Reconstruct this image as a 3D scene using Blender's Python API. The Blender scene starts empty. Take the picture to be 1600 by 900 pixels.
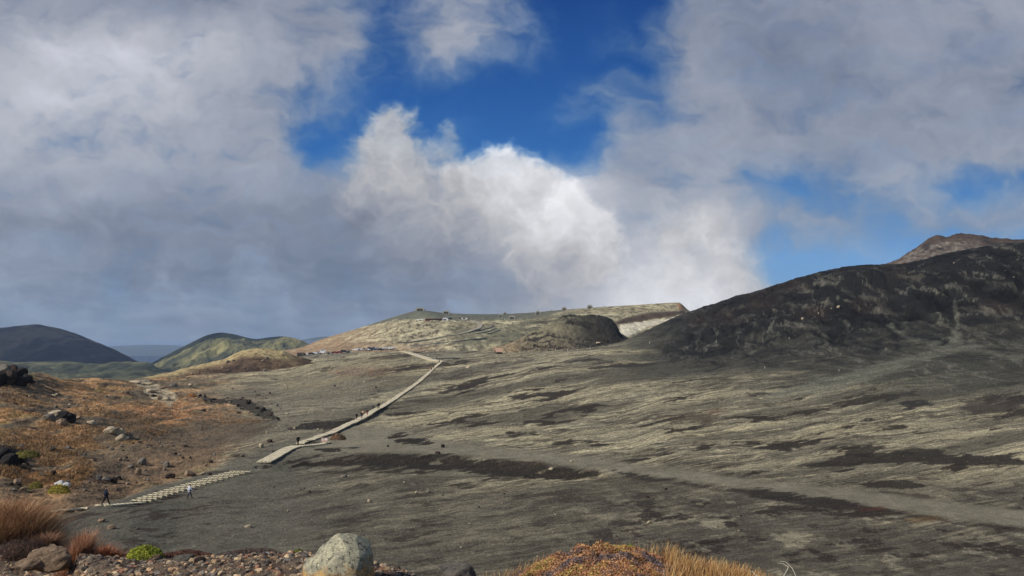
import bpy, bmesh, math, random
import numpy as np
from mathutils import Vector, Matrix

# ------------------------------------------------------------------ camera, world, sun, exposure
SC = bpy.context.scene
COL = SC.collection
R = math.radians
FPX = 1200.0                      # focal length in pixels of the 1600 x 900 photograph
PITCH = math.atan(95/FPX)         # horizon lies at row 545
cam_d = bpy.data.cameras.new("camera"); cam_d.lens = 27.0; cam_d.sensor_width = 36.0
cam_d.clip_start = 0.1; cam_d.clip_end = 90000
cam = bpy.data.objects.new("camera", cam_d); COL.objects.link(cam)
cam.location = (0, 0, 0); cam.rotation_euler = (R(90)+PITCH, 0, 0)
SC.camera = cam
SUN_EL = R(37); SUN_AZ = R(237.3)  # azimuth clockwise from +Y: behind the viewer's left shoulder
SUN_DIR = Vector((math.sin(SUN_AZ)*math.cos(SUN_EL), math.cos(SUN_AZ)*math.cos(SUN_EL), math.sin(SUN_EL)))
world = bpy.data.worlds.new("World"); SC.world = world; world.use_nodes = True
wn = world.node_tree; bg = wn.nodes["Background"]
sky = wn.nodes.new("ShaderNodeTexSky"); sky.sky_type = 'NISHITA'; sky.sun_disc = False
sky.sun_elevation = SUN_EL; sky.sun_rotation = SUN_AZ; sky.altitude = 1300
wn.links.new(sky.outputs[0], bg.inputs[0]); bg.inputs[1].default_value = 0.09
sun_d = bpy.data.lights.new("sun", 'SUN'); sun_d.energy = 4.2; sun_d.angle = R(0.5); sun_d.color = (1.0, .93, .82)
sun = bpy.data.objects.new("sun", sun_d); COL.objects.link(sun)
sun.rotation_euler = SUN_DIR.to_track_quat('Z', 'Y').to_euler()
SC.view_settings.view_transform = 'Standard'; SC.view_settings.look = 'None'
SC.view_settings.gamma = 1; SC.view_settings.use_curve_mapping = False
SC.view_settings.exposure = 0.0
SC.cycles.max_bounces = 4; SC.cycles.diffuse_bounces = 2; SC.cycles.volume_bounces = 0
SC.cycles.transparent_max_bounces = 8
ALB = 1.0                          # albedo per displayed (sunlit, linear) value

# ------------------------------------------------------------------ noise and the cloudy sky
_rs = np.random.RandomState(7)
_PERM = np.concatenate([_rs.permutation(256)]*2).astype(np.int64)
_ANG = _rs.rand(256)*2*np.pi
_GX, _GY = np.cos(_ANG).astype(np.float32), np.sin(_ANG).astype(np.float32)
def pnoise(x, y, seed=0):
    x = np.asarray(x, np.float64); y = np.asarray(y, np.float64)
    xi = np.floor(x); yi = np.floor(y); xf = (x-xi).astype(np.float32); yf = (y-yi).astype(np.float32)
    xi = (xi.astype(np.int64)+seed*17) & 255; yi = (yi.astype(np.int64)+seed*31) & 255
    u = xf*xf*xf*(xf*(xf*6-15)+10); v = yf*yf*yf*(yf*(yf*6-15)+10)
    def g(ix, iy, dx, dy):
        h = _PERM[_PERM[ix & 255]+(iy & 255)]
        return _GX[h]*dx+_GY[h]*dy
    a = g(xi, yi, xf, yf); b = g(xi+1, yi, xf-1, yf); c = g(xi, yi+1, xf, yf-1); d = g(xi+1, yi+1, xf-1, yf-1)
    return 1.4*((a+u*(b-a))*(1-v)+(c+u*(d-c))*v)
def fbm(x, y, octv=5, seed=0, gain=0.5, billow=False):
    s = 0; a = 1.0; t = 0
    for k in range(octv):
        n = pnoise(x*2**k+k*5.3, y*2**k-k*3.7, seed+k)
        if billow: n = 2*np.abs(n)-0.6
        s = s+a*n; t += a; a *= gain
    return s/t
def sstep(a, b, x):
    t = np.clip((x-a)/(b-a), 0, 1); return t*t*(3-2*t)
SKY_Y = np.array([-150, 0, 75, 150, 225, 292, 345, 420, 500, 600.])
# cloud brightness (0..255) and cover (0..1) every 100 columns of the view
SKY_L = [
 [150]*17,
 [152,152,142,140,145,147,140,155,150,140,140,138,142,142,147,152,152],
 [170,198,202,184,162,147,140,160,155,140,140,142,127,132,147,140,142],
 [184,192,190,174,156,142,150,160,155,145,145,148,137,137,142,140,140],
 [168,172,168,161,153,140,170,170,190,160,152,152,147,142,142,147,147],
 [152,157,150,146,148,137,168,162,192,190,158,152,145,135,152,155,145],
 [134,130,128,128,124,126,140,148,180,186,172,180,150,140,145,145,145],
 [142,132,126,128,126,122,126,131,144,160,184,188,170,150,150,150,150],
 [138,138,138,138,136,132,130,133,148,166,190,196,170,150,150,150,150],
 [152]*17]
SKY_A = [
 [1,1,1,1,1,1,.6,.8,.6,.1,.4,.9,1,1,1,1,1],
 [1,1,1,1,1,.95,.42,.86,.5,.0,.12,.92,1,1,1,1,1],
 [1,1,1,1,1,.95,.40,.95,.45,.0,.38,.95,.95,.98,1,.93,.98],
 [1,1,1,1,1,.52,.10,.15,.0,.22,.52,.97,.92,.96,1,1,1],
 [1,1,1,1,.92,.05,.45,.3,.1,.18,.95,1,1,1,1,1,1],
 [1,1,1,1,.98,.75,.98,.98,.9,.8,1,.8,.45,.55,.78,.42,.5],
 [1,1,1,1,1,1,1,1,1,1,1,1,.80,.62,.70,.78,.7],
 [1,1,1,1,1,1,1,1,1,1,1,1,.40,.0,.0,.0,.0],
 [.9,.85,.85,.85,.9,.95,1,1,1,1,1,1,.4,.0,.0,.0,.0],
 [.6]*17]
def _grid(tab, px, py):
    tab = np.array(tab, float)
    gx = np.clip(px/100.0, 0, 15.999); gy = np.interp(py, SKY_Y, np.arange(len(SKY_Y))); gy = np.clip(gy, 0, len(SKY_Y)-1.001)
    ix = gx.astype(int); iy = gy.astype(int); fx = gx-ix; fy = gy-iy
    fx = fx*fx*(3-2*fx)*.6+fx*.4; fy = fy*fy*(3-2*fy)*.6+fy*.4
    return (tab[iy, ix]*(1-fx)+tab[iy, ix+1]*fx)*(1-fy)+(tab[iy+1, ix]*(1-fx)+tab[iy+1, ix+1]*fx)*fy
LOBES = [ # x, y, radius, extra brightness of the steam billows
 [(612,196,38,14),(592,232,40,4),(628,250,50,8),(585,292,52,0),(640,310,60,-2),(560,330,40,0),(660,370,80,0)],
 [(702,206,17,-2),(694,238,26,0),(716,268,30,4)],
 [(792,258,40,28),(752,285,45,20),(830,292,40,20),(715,300,30,10),(790,330,70,12),(860,330,50,18),(720,350,60,2)],
 [(893,322,42,30),(925,352,32,26),(880,372,60,24),(930,400,48,20),(850,420,70,10)],
 [(1060,372,60,8),(1110,360,45,10),(1128,400,52,14),(1146,430,44,6),(1175,462,34,0),(1060,440,80,14),(1140,470,52,6),(1010,480,70,22),(1100,490,70,24)]]
def to_lin(c):
    c = np.clip(c/255.0, 0, 1); return np.where(c <= .04045, c/12.92, ((c+.055)/1.055)**2.4)
def sky_rgb(px, py):
    """display colour (0..255) of the sky towards the direction of the photograph's px, py"""
    px = np.asarray(px, float); py = np.asarray(py, float)
    out = np.maximum(0, np.maximum(-px, px-1600))
    wx = fbm(px/170, py/120, 5, 3)*75; wy = fbm(px/170+9, py/120+4, 5, 11)*50
    w2 = fbm(px/45, py/38, 4, 21)*15; w3 = fbm(px/45+3, py/38, 4, 25)*15
    qx = px+wx*.75+w2; qy = py+wy*.75+w3
    A = _grid(SKY_A, qx, qy); L = _grid(SKY_L, qx, qy)
    n = fbm(qx/120, qy/85, 6, 31, .55)
    fine = fbm(qx/60, qy/42, 6, 41, .6)
    # broad cloud sheet
    wisp = fbm(qx/230+fine*.3, qy/75+n*.4, 6, 91, .62)
    al = sstep(.08, 1.0, A+(n*.5+fine*.2+wisp*.25)*np.minimum(1, .4+2.2*A))
    al = al*(.93-.16*sstep(-.1, .5, wisp+n*.4)*sstep(175, 130, L))
    L = L+n*20+fine*10+wisp*15+fbm(px/300+n, py/20+n*2, 5, 95, .6)*16*sstep(370, 450, py)*sstep(760, 560, px)
    bil = fbm(qx/105, qy/80, 5, 51, .55, True)
    L = L-bil*11+8
    t = sstep(200, 115, L)
    yy = sstep(330, 500, py)*sstep(900, 500, px)
    tint = np.stack([1-.05*t-.05*yy, 1+.005*t-.01*yy, 1.035+.10*t+.03*yy], -1)
    cl = L[..., None]*tint
    blue = np.stack([np.interp(py, [-200,0,150,230,320,400,540], [24,30,42,52,84,114,138]),
                     np.interp(py, [-200,0,150,230,320,400,540], [54,72,92,106,136,160,174]),
                     np.interp(py, [-200,0,150,230,320,400,540], [115,138,160,174,194,210,204])], -1)
    blue = blue+(n*5)[..., None]
    c = blue*(1-al[..., None])+cl*al[..., None]
    # steam billows
    ux = px+fbm(px/70, py/60, 5, 61, .6)*30; uy = py+fbm(px/70+5, py/60+2, 5, 71, .6)*26
    b2 = fbm(ux/62, uy/54, 5, 81, .55, True)+.35*fbm(ux/24, uy/21, 4, 85, .6, True)
    for li, lob in enumerate(LOBES):
        d = np.full(px.shape, -9.0); lb = np.zeros(px.shape); ws = 1e-6
        for (x, y, r, e) in lob:
            dd = 1-np.hypot(ux-x, (uy-y))/r
            w = np.exp(6*np.minimum(dd, 1)); lb = lb+w*(e+16*np.clip(((y-uy)*.8+(x-ux)*.35)/r, -1.2, 1)); ws = ws+w
            d = np.log(np.exp(4*d)+np.exp(4*dd))/4
        lb = lb/ws
        soft = (.60, .8, .50, .50, 1.1)[li]
        a = sstep(-.16, soft, d-b2*.34)*sstep(-.6, .5, 1+d-0)
        a = a*sstep(0, 1, 1.05-.0*d)
        fade = sstep(520, 300, py) if li < 3 else sstep(700, 420, py)
        if li == 1: a = a*.6
        a = a*(.30+.62*fade)
        Lb = _grid(SKY_L, px+w2, py+w3)+lb*.95-b2*24+fine*9+7
        t = sstep(195, 120, Lb)
        cb = Lb[..., None]*np.stack([1-.05*t, 1-.0*t, 1.015+.11*t], -1)
        c = c*(1-a[..., None])+cb*a[..., None]
    # bright steam just behind the rim
    g = np.exp(-(((ux-1035)/95)**2+((uy-478)/34)**2))+.5*np.exp(-(((ux-885)/60)**2+((uy-325)/45)**2)); c = c+(np.array([236, 238, 242])-c)*(g*.62)[..., None]
    return np.clip(c, 0, 250)

# ------------------------------------------------------------------ projection helpers (a photo pixel is a direction)
CP, SP = math.cos(PITCH), math.sin(PITCH)
def ray(px, py):
    a = (np.asarray(px, float)-800)/FPX; b = (450-np.asarray(py, float))/FPX
    dy = CP-b*SP
    return a/dy, (SP+b*CP)/dy          # u = X/Y, v = Z/Y
def at(px, py, Y):
    u, v = ray(px, py); return Vector((float(u)*Y, Y, float(v)*Y))
def project(X, Y, Z):
    d = Y*CP+Z*SP; up = Z*CP-Y*SP
    return 800+FPX*X/d, 450-FPX*up/d
def pchip(x, y, xq):
    """monotone cubic through knots; x, y (K,) or (K,N) knots on axis 0; xq (Q,) or (Q,N)"""
    x = np.asarray(x, float); y = np.asarray(y, float)
    h = np.diff(x, axis=0); d = np.diff(y, axis=0)/h
    m = np.zeros_like(y)
    s = d[:-1]*d[1:]
    with np.errstate(all='ignore'):
        hm = 2*d[:-1]*d[1:]/(d[:-1]+d[1:])
    m[1:-1] = np.where(s > 0, np.nan_to_num(hm), 0); m[0] = d[0]; m[-1] = d[-1]
    i = np.clip(np.searchsorted(x, xq)-1, 0, len(x)-2)
    t = (xq-x[i])/h[i]; t = np.clip(t, -.5, 1.5)
    return (2*t**3-3*t**2+1)*y[i]+(t**3-2*t**2+t)*h[i]*m[i]+(-2*t**3+3*t**2)*y[i+1]+(t**3-t**2)*h[i]*m[i+1]

# ------------------------------------------------------------------ object helpers
def tag(o, label=None, cat=None, group=None, kind=None):
    if label: o["label"] = label
    if cat: o["category"] = cat
    if group: o["group"] = group
    if kind: o["kind"] = kind
    return o
def fast_mesh(name, V, F, mat=None, col=None, smooth=False, parent=None, extra=None, matidx=None, link=True):
    V = np.ascontiguousarray(V, np.float32).reshape(-1, 3); F = np.ascontiguousarray(F, np.int32)
    me = bpy.data.meshes.new(name)
    k = F.shape[1]
    me.vertices.add(len(V)); me.vertices.foreach_set("co", V.ravel())
    me.loops.add(F.size); me.loops.foreach_set("vertex_index", F.ravel())
    me.polygons.add(len(F)); me.polygons.foreach_set("loop_start", np.arange(0, F.size, k, dtype=np.int32))
    me.polygons.foreach_set("loop_total", np.full(len(F), k, np.int32))
    me.polygons.foreach_set("use_smooth", np.full(len(F), smooth, bool))
    me.update(calc_edges=True)
    if col is not None:
        a = me.color_attributes.new("Col", 'FLOAT_COLOR', 'POINT')
        c = np.ones((len(V), 4), np.float32); c[:, :3] = col; a.data.foreach_set("color", c.ravel())
    for key, arr in (extra or {}).items():
        arr = np.asarray(arr, np.float32); vec = arr.ndim == 3
        a = me.attributes.new(key, 'FLOAT_VECTOR' if vec else 'FLOAT', 'POINT'); a.data.foreach_set("vector" if vec else "value", arr.ravel())
    if mat: me.materials.append(mat)
    if not link: return me
    o = bpy.data.objects.new(name, me); COL.objects.link(o)
    if parent: o.parent = parent
    return o
def empty(name, loc, rz=0):
    o = bpy.data.objects.new(name, None); COL.objects.link(o); o.location = loc; o.rotation_euler = (0, 0, rz)
    o.empty_display_size = .1
    return o
class MB:
    """collects boxes, tubes and prisms, then links them as one mesh object"""
    def __init__(s): s.v = []; s.f = []
    def add(s, v, f):
        n = len(s.v); s.v += [tuple(p) for p in v]; s.f += [tuple(i+n for i in q) for q in f]
    def box(s, c, d, rz=0, taper=1.0, tilt=None):
        cx, cy, cz = c; hx, hy, hz = d[0]/2, d[1]/2, d[2]/2; vs = []
        for z, t in ((-hz, 1), (hz, taper)):
            for x, y in ((-hx, -hy), (hx, -hy), (hx, hy), (-hx, hy)):
                p = Vector((x*t, y*t, z))
                if tilt: p = tilt @ p
                X, Y = p.x*math.cos(rz)-p.y*math.sin(rz), p.x*math.sin(rz)+p.y*math.cos(rz)
                vs.append((cx+X, cy+Y, cz+p.z))
        s.add(vs, [(0, 3, 2, 1), (4, 5, 6, 7), (0, 1, 5, 4), (1, 2, 6, 5), (2, 3, 7, 6), (3, 0, 4, 7)])
    def tube(s, a, b, r0, r1=None, n=8):
        a = Vector(a); b = Vector(b); r1 = r0 if r1 is None else r1
        q = (b-a).to_track_quat('Z', 'Y'); vs = []
        for p, r in ((a, r0), (b, r1)):
            for k in range(n):
                vs.append(p+q @ Vector((r*math.cos(2*math.pi*k/n), r*math.sin(2*math.pi*k/n), 0)))
        s.add(vs, [(k, (k+1) % n, n+(k+1) % n, n+k) for k in range(n)]+[tuple(range(n))[::-1], tuple(range(n, 2*n))])
    def prism(s, prof, x0, x1):
        """profile of (y, z) points extruded from x0 to x1"""
        n = len(prof)
        s.add([(x0, y, z) for y, z in prof]+[(x1, y, z) for y, z in prof],
              [(k, (k+1) % n, n+(k+1) % n, n+k) for k in range(n)]+[tuple(range(n))[::-1], tuple(range(n, 2*n))])
    def build(s, name, mat, parent=None, bevel=0, smooth=False):
        me = bpy.data.meshes.new(name); me.from_pydata(s.v, [], s.f)
        bm = bmesh.new(); bm.from_mesh(me); bmesh.ops.recalc_face_normals(bm, faces=bm.faces)
        if bevel: bmesh.ops.bevel(bm, geom=list(bm.edges), offset=bevel, segments=2, affect='EDGES', clamp_overlap=True)
        bm.to_mesh(me); bm.free()
        for p in me.polygons: p.use_smooth = smooth
        me.materials.append(mat)
        o = bpy.data.objects.new(name, me); COL.objects.link(o)
        if parent: o.parent = parent
        return o
def copy_tree(o, parent=None, mats=None):
    c = o.copy(); COL.objects.link(c); c.parent = parent
    for ch in list(o.children): copy_tree(ch, c)
    return c
def walk(o):
    yield o
    for c in o.children: yield from walk(c)
def set_mat(o, m):
    if o.type == 'MESH' and o.material_slots:
        o.material_slots[0].link = 'OBJECT'; o.material_slots[0].material = m

# ------------------------------------------------------------------ materials
def lin(c): return tuple(float(x) for x in to_lin(np.array(c, float))*ALB)
def new_mat(name):
    m = bpy.data.materials.new(name); m.use_nodes = True; t = m.node_tree
    b = t.nodes["Principled BSDF"]; b.inputs["Roughness"].default_value = .95
    b.inputs["Specular IOR Level"].default_value = .15
    return m, t, b
def mix(t, a, b, fac, mode='MIX'):
    n = t.nodes.new("ShaderNodeMix"); n.data_type = 'RGBA'; n.blend_type = mode
    for s, v in ((0, fac), (6, a), (7, b)):
        if isinstance(v, (int, float)): n.inputs[s].default_value = v if s == 0 else (v, v, v, 1)
        elif isinstance(v, tuple): n.inputs[s].default_value = (*v, 1)
        else: t.links.new(v, n.inputs[s])
    return n.outputs[2]
def noise(t, scale, detail=6, rough=.6, vec=None, dist=0):
    n = t.nodes.new("ShaderNodeTexNoise"); n.inputs["Scale"].default_value = scale
    n.inputs["Detail"].default_value = detail; n.inputs["Roughness"].default_value = rough; n.inputs["Distortion"].default_value = dist
    if vec is not None: t.links.new(vec, n.inputs["Vector"])
    return n.outputs[0]
def coords(t, which="Object", scale=None):
    c = t.nodes.new("ShaderNodeTexCoord").outputs[which]
    if scale:
        m = t.nodes.new("ShaderNodeMapping"); m.inputs["Scale"].default_value = scale; t.links.new(c, m.inputs[0]); c = m.outputs[0]
    return c
def remap(t, v, a, b, lo=0, hi=1):
    n = t.nodes.new("ShaderNodeMapRange"); t.links.new(v, n.inputs[0])
    for i, x in enumerate((a, b, lo, hi)): n.inputs[i+1].default_value = x
    return n.outputs[0]
def bump(t, b, h, dist, strength=1):
    n = t.nodes.new("ShaderNodeBump"); n.inputs["Distance"].default_value = dist; n.inputs["Strength"].default_value = strength
    t.links.new(h, n.inputs["Height"]); t.links.new(n.outputs[0], b.inputs["Normal"])
def m_attr(name, grain=((3, .35), (.4, .25)), bumps=(1.5, .25), rough=.95, speck=None, flow=False, reach=(500, 1400)):
    """earth: base colour from the surface's own colour attribute, broken up by world-size grain"""
    m, t, b = new_mat(name)
    at_ = t.nodes.new("ShaderNodeAttribute"); at_.attribute_name = "Col"; c = at_.outputs[0]
    v = coords(t)
    for s, k in grain:
        n = noise(t, s, 8, .68, v)
        c = mix(t, c, remap(t, n, .25, .75, 1-k, 1+k), 1.0, 'MULTIPLY')
    if flow:
        fa = t.nodes.new("ShaderNodeAttribute"); fa.attribute_name = "flow"; fc = fa.outputs["Vector"]
        sa = t.nodes.new("ShaderNodeAttribute"); sa.attribute_name = "streak"; sk = sa.outputs["Fac"]
        def mul(x, y):
            q = t.nodes.new("ShaderNodeMath"); q.operation = 'MULTIPLY'
            for i_, w in enumerate((x, y)):
                if isinstance(w, (int, float)): q.inputs[i_].default_value = w
                else: t.links.new(w, q.inputs[i_])
            return q.outputs[0]
        def fn(sx, sy, det, off):
            mp = t.nodes.new("ShaderNodeMapping"); mp.inputs["Scale"].default_value = (sx, sy, 1); mp.inputs["Location"].default_value = (off, off*.7, off)
            t.links.new(fc, mp.inputs[0]); return noise(t, 1.0, det, .66, mp.outputs[0], .25)
        a1, a2, a3 = fn(1/75, 1/4.2, 8, 0), fn(1/20, 1/1.7, 6, 13), fn(1/110, 1/8, 8, 27)
        c = mix(t, c, mix(t, c, (1.38, 1.36, 1.28), 1.0, 'MULTIPLY'), mul(remap(t, a1, .54, .64), sk))
        c = mix(t, c, mix(t, c, (.60, .57, .54), 1.0, 'MULTIPLY'), mul(remap(t, a3, .42, .34), sk))
        c = mix(t, c, mix(t, c, (.78, .76, .73), 1.0, 'MULTIPLY'), mul(remap(t, a2, .45, .36), sk))
        c = mix(t, c, mix(t, c, (1.15, 1.14, 1.10), 1.0, 'MULTIPLY'), mul(remap(t, a2, .55, .64), sk))
    if speck:
        vo = t.nodes.new("ShaderNodeTexVoronoi"); vo.inputs["Scale"].default_value = speck[0]; t.links.new(v, vo.inputs["Vector"])
        f = remap(t, vo.outputs["Distance"], speck[1], speck[1]*.5, 0, 1)
        c = mix(t, c, lin(speck[2]), f)
    t.links.new(c, b.inputs["Base Color"]); b.inputs["Roughness"].default_value = rough
    ln = t.nodes.new("ShaderNodeVectorMath"); ln.operation = 'LENGTH'; t.links.new(v, ln.inputs[0])
    bn = t.nodes.new("ShaderNodeBump"); bn.inputs["Distance"].default_value = bumps[1]
    t.links.new(remap(t, ln.outputs["Value"], reach[0], reach[1], 1, 0), bn.inputs["Strength"])
    t.links.new(noise(t, bumps[0], 8, .7, v), bn.inputs["Height"]); t.links.new(bn.outputs[0], b.inputs["Normal"])
    return m
def m_plain(name, c, var=.2, scale=4, rough=.8, spec=.3, metal=0, bmp=0):
    m, t, b = new_mat(name)
    n = noise(t, scale, 5, .6, coords(t))
    cc = mix(t, tuple(x*(1-var) for x in lin(c)), tuple(min(1, x*(1+var)) for x in lin(c)), n)
    t.links.new(cc, b.inputs["Base Color"]); b.inputs["Roughness"].default_value = rough
    b.inputs["Specular IOR Level"].default_value = spec; b.inputs["Metallic"].default_value = metal
    if bmp: bump(t, b, noise(t, scale*3, 5, .6, coords(t)), bmp)
    return m
def m_rock(name, c1, c2, c3, scale=2.0):
    """stone: two tones by noise, lichen or rust spots"""
    m, t, b = new_mat(name); v = coords(t)
    n1 = noise(t, scale, 8, .65, v); n2 = noise(t, scale*5, 6, .7, v); n3 = noise(t, scale*.8, 4, .6, v, .6)
    c = mix(t, lin(c1), lin(c2), remap(t, n1, .35, .65))
    c = mix(t, c, lin(c3), remap(t, n3, .56, .66))
    c = mix(t, c, remap(t, n2, .3, .7, .62, 1.25), 1.0, 'MULTIPLY')
    t.links.new(c, b.inputs["Base Color"]); bump(t, b, n2, .06/scale*2)
    return m
M = {}
M['ground'] = m_attr('volcanic_sand', ((1.1, .28), (.22, .2), (7, .2)), (1.6, .22), flow=True)
M['far'] = m_attr('far_hillside', ((.02, .3), (.004, .2)), (.02, 10), reach=(8000, 20000))
M['rim'] = m_attr('rocky_hillside', ((.35, .40), (.09, .3)), (.22, 1.6), reach=(1500, 3000))
M['ridge'] = m_attr('dark_scoria', ((.35, .45), (.08, .3)), (.2, 2.0), reach=(1500, 3000))
M['bank'] = m_attr('gravel_bank', ((18, .5), (3, .35)), (14, .04))
M['leaf'] = m_attr('dry_vegetation', ((6, .15),), (8, .002), .8)
M['stone'] = m_attr('loose_stone', ((9, .35),), (14, .015), .9)
M['rock_pale'] = m_rock('pale_rock', (188, 172, 146), (150, 138, 118), (120, 104, 84))
M['rock_grey'] = m_rock('grey_rock', (128, 122, 112), (96, 90, 84), (150, 142, 126))
M['rock_dark'] = m_rock('dark_lava_rock', (52, 45, 42), (78, 66, 60), (104, 84, 74))
M['rock_tan'] = m_rock('tan_rock', (158, 136, 114), (122, 102, 84), (184, 164, 140))
M['rock_black'] = m_rock('black_ash_rock', (34, 33, 33), (54, 50, 48), (74, 68, 62))

# ------------------------------------------------------------------ the sky: a curved backdrop 34 km off, clouds and steam in it
def build_sky():
    NA, NE, D = 1150, 520, 34000.0
    az = np.linspace(R(-52), R(52), NA); el = np.concatenate([np.linspace(R(-3), R(-.6), 12), np.linspace(R(-.5), R(27), NE-60), np.linspace(R(27.3), R(40), 48)])
    A, E = np.meshgrid(az, el)
    X, Y, Z = np.sin(A)*np.cos(E)*D, np.cos(A)*np.cos(E)*D, np.sin(E)*D
    px, py = project(X, Y, Z)
    ne = len(el)
    c = to_lin(sky_rgb(px, py)).reshape(-1, 3)
    i = np.arange(ne*NA).reshape(ne, NA)
    F = np.stack([i[:-1, :-1], i[:-1, 1:], i[1:, 1:], i[1:, :-1]], -1).reshape(-1, 4)
    m = bpy.data.materials.new("cloudy_sky"); m.use_nodes = True; t = m.node_tree; t.nodes.clear()
    a = t.nodes.new("ShaderNodeAttribute"); a.attribute_name = "Col"
    e = t.nodes.new("ShaderNodeEmission"); o = t.nodes.new("ShaderNodeOutputMaterial")
    t.links.new(a.outputs[0], e.inputs[0]); t.links.new(e.outputs[0], o.inputs[0])
    ob = fast_mesh("sky", np.stack([X, Y, Z], -1), F, m, c, True)
    tag(ob, "blue sky filled with grey clouds and bright steam", "sky", kind="structure")
build_sky()

# ------------------------------------------------------------------ terrain sheets
class Sheet:
    """a height field: control lines (rows) of (pixel, row, distance), smoothly joined"""
    def __init__(s, rows, px_grid, subs):
        # rows: list of (px list, py list, Y list)
        U = ray(px_grid, np.full(len(px_grid), 600.))[0]; s.U = U
        LY = []; VV = []
        for (px, py, Y) in rows:
            u, v = ray(np.array(px, float), np.array(py, float))
            LY.append(pchip(u, np.log(np.array(Y, float)), np.clip(U, u[0], u[-1]))); VV.append(pchip(u, v, np.clip(U, u[0], u[-1])))
        LY = np.array(LY); VV = np.array(VV); K = len(rows)
        # slopes along the distance
        h = np.diff(LY, axis=0); d = np.diff(VV, axis=0)/h; m = np.zeros_like(VV)
        with np.errstate(all='ignore'): hm = 2*d[:-1]*d[1:]/(d[:-1]+d[1:])
        m[1:-1] = np.where(d[:-1]*d[1:] > 0, np.nan_to_num(hm), 0); m[0] = d[0]; m[-1] = d[-1]
        ys, vs, band = [], [], []
        for k in range(K-1):
            for j in range(subs[k]+(k == K-2)):
                t = j/subs[k]
                ys.append(LY[k]+(LY[k+1]-LY[k])*t)
                vs.append((2*t**3-3*t**2+1)*VV[k]+(t**3-2*t**2+t)*h[k]*m[k]+(-2*t**3+3*t**2)*VV[k+1]+(t**3-t**2)*h[k]*m[k+1])
                band.append(k+t)
        s.Y = np.exp(np.array(ys)); s.V = np.array(vs); s.Z = s.V*s.Y; s.X = s.Y*U[None, :]
        s.band = np.array(band)[:, None]+0*s.Y
        s.PX, s.PY = project(s.X, s.Y, s.Z)
    def finish(s): s.V = s.Z/s.Y
    def mesh(s, name, mat, col, extra=None):
        nr, nc = s.Y.shape; i = np.arange(nr*nc).reshape(nr, nc)
        F = np.stack([i[:-1, :-1], i[:-1, 1:], i[1:, 1:], i[1:, :-1]], -1).reshape(-1, 4)
        s.finish()
        return fast_mesh(name, np.stack([s.X, s.Y, s.Z], -1), F, mat, col.reshape(-1, 3), True, extra=extra)
    def _c(s, u):
        c = float(np.interp(u, s.U, np.arange(len(s.U)))); i = min(int(c), len(s.U)-2); return i, c-i
    def z(s, X, Y):
        i, f = s._c(X/Y)
        return float(np.interp(Y, s.Y[:, i], s.Z[:, i])*(1-f)+np.interp(Y, s.Y[:, i+1], s.Z[:, i+1])*f)
    def hit(s, px, py, ymin=0):
        u, v = ray(px, py); u = float(u); v = float(v)
        i, f = s._c(u); Y = s.Y[:, i]*(1-f)+s.Y[:, i+1]*f; V = s.V[:, i]*(1-f)+s.V[:, i+1]*f
        ok = np.nonzero((V >= v) & (Y > ymin))[0]
        if not len(ok): return None
        k = ok[0]
        if k == 0: yy = Y[0]
        else:
            a = (v-V[k-1])/(V[k]-V[k-1]+1e-9); yy = Y[k-1]+(Y[k]-Y[k-1])*min(1, max(0, a))
        X = u*yy
        return Vector((X, yy, s.z(X, yy)))
def colr(shape, c): return np.broadcast_to(np.array(c, np.float32), shape+(3,)).copy()
def blend(C, c, m):
    m = np.clip(m, 0, 1)[..., None]
    return C*(1-m)+np.asarray(c, np.float32)*m
def pmask(PX, PY, pts, soft=4, wx=None, wy=None):
    """1 inside the outline (photo pixels of its corners on the ground), soft edge"""
    pts = np.array(pts, float); x0, y0 = pts.min(0)-soft*3-25; x1, y1 = pts.max(0)+soft*3+25
    out = np.zeros(PX.shape, np.float32); sel = (PX > x0) & (PX < x1) & (PY > y0) & (PY < y1)
    if not sel.any(): return out
    x = PX[sel]; y = PY[sel]
    if wx is not None: x = x+wx[sel]; y = y+wy[sel]
    d = np.full(x.shape, 1e9); ins = np.zeros(x.shape, bool); n = len(pts)
    for k in range(n):
        ax, ay = pts[k]; bx, by = pts[(k+1) % n]; ex, ey = bx-ax, by-ay
        t = np.clip(((x-ax)*ex+(y-ay)*ey)/(ex*ex+ey*ey+1e-9), 0, 1)
        d = np.minimum(d, np.hypot(x-ax-t*ex, y-ay-t*ey))
        c = ((ay > y) != (by > y)) & (x < (bx-ax)*(y-ay)/((by-ay) if by != ay else 1e-9)+ax); ins ^= c
    sd = np.where(ins, d, -d)
    out[sel] = sstep(-soft, soft, sd); return out

# ---- main ground: plain, left grassy slope and the dark ash ridge on the right, one sheet out to the horizon
GPX = [-3000, -400, 0, 50, 100, 200, 300, 400, 500, 600, 700, 800, 900, 960, 1000, 1075, 1130, 1200, 1300, 1345, 1400, 1500, 1600, 1900, 4600]
def rowt(a): return (GPX, [p[1] for p in a], [p[0] for p in a])
def expand(first, mids, last): return [first]+mids+[last]
g1 = expand((36, 850), [(38,850),(40,850),(45,880),(52,890),(54,900),(56,900),(56,900),(56,900),(57,900),(57,900),(57,900),(57,900),(57,900),(57,900),(57,900),(57,900),(57,900),(57,900),(57,900),(57,900),(57,900),(57,902),(57,905)], (57,905))
g2 = expand((60, 790), [(60,790),(60,800),(62,815),(66,812),(72,800),(80,790),(82,790),(83,790),(83,790),(84,788),(84,788),(84,788),(84,788),(84,787),(84,787),(84,786),(84,786),(84,785),(84,785),(84,785),(84,784),(84,783),(84,782)], (84,782))
g3 = expand((80, 740), [(80,740),(80,745),(82,760),(82,768),(92,757),(105,737),(110,730),(112,730),(112,727),(114,725),(114,725),(114,724),(114,723),(114,722),(114,721),(114,720),(114,720),(114,718),(114,718),(114,717),(114,715),(114,713),(114,710)], (114,710))
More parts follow.
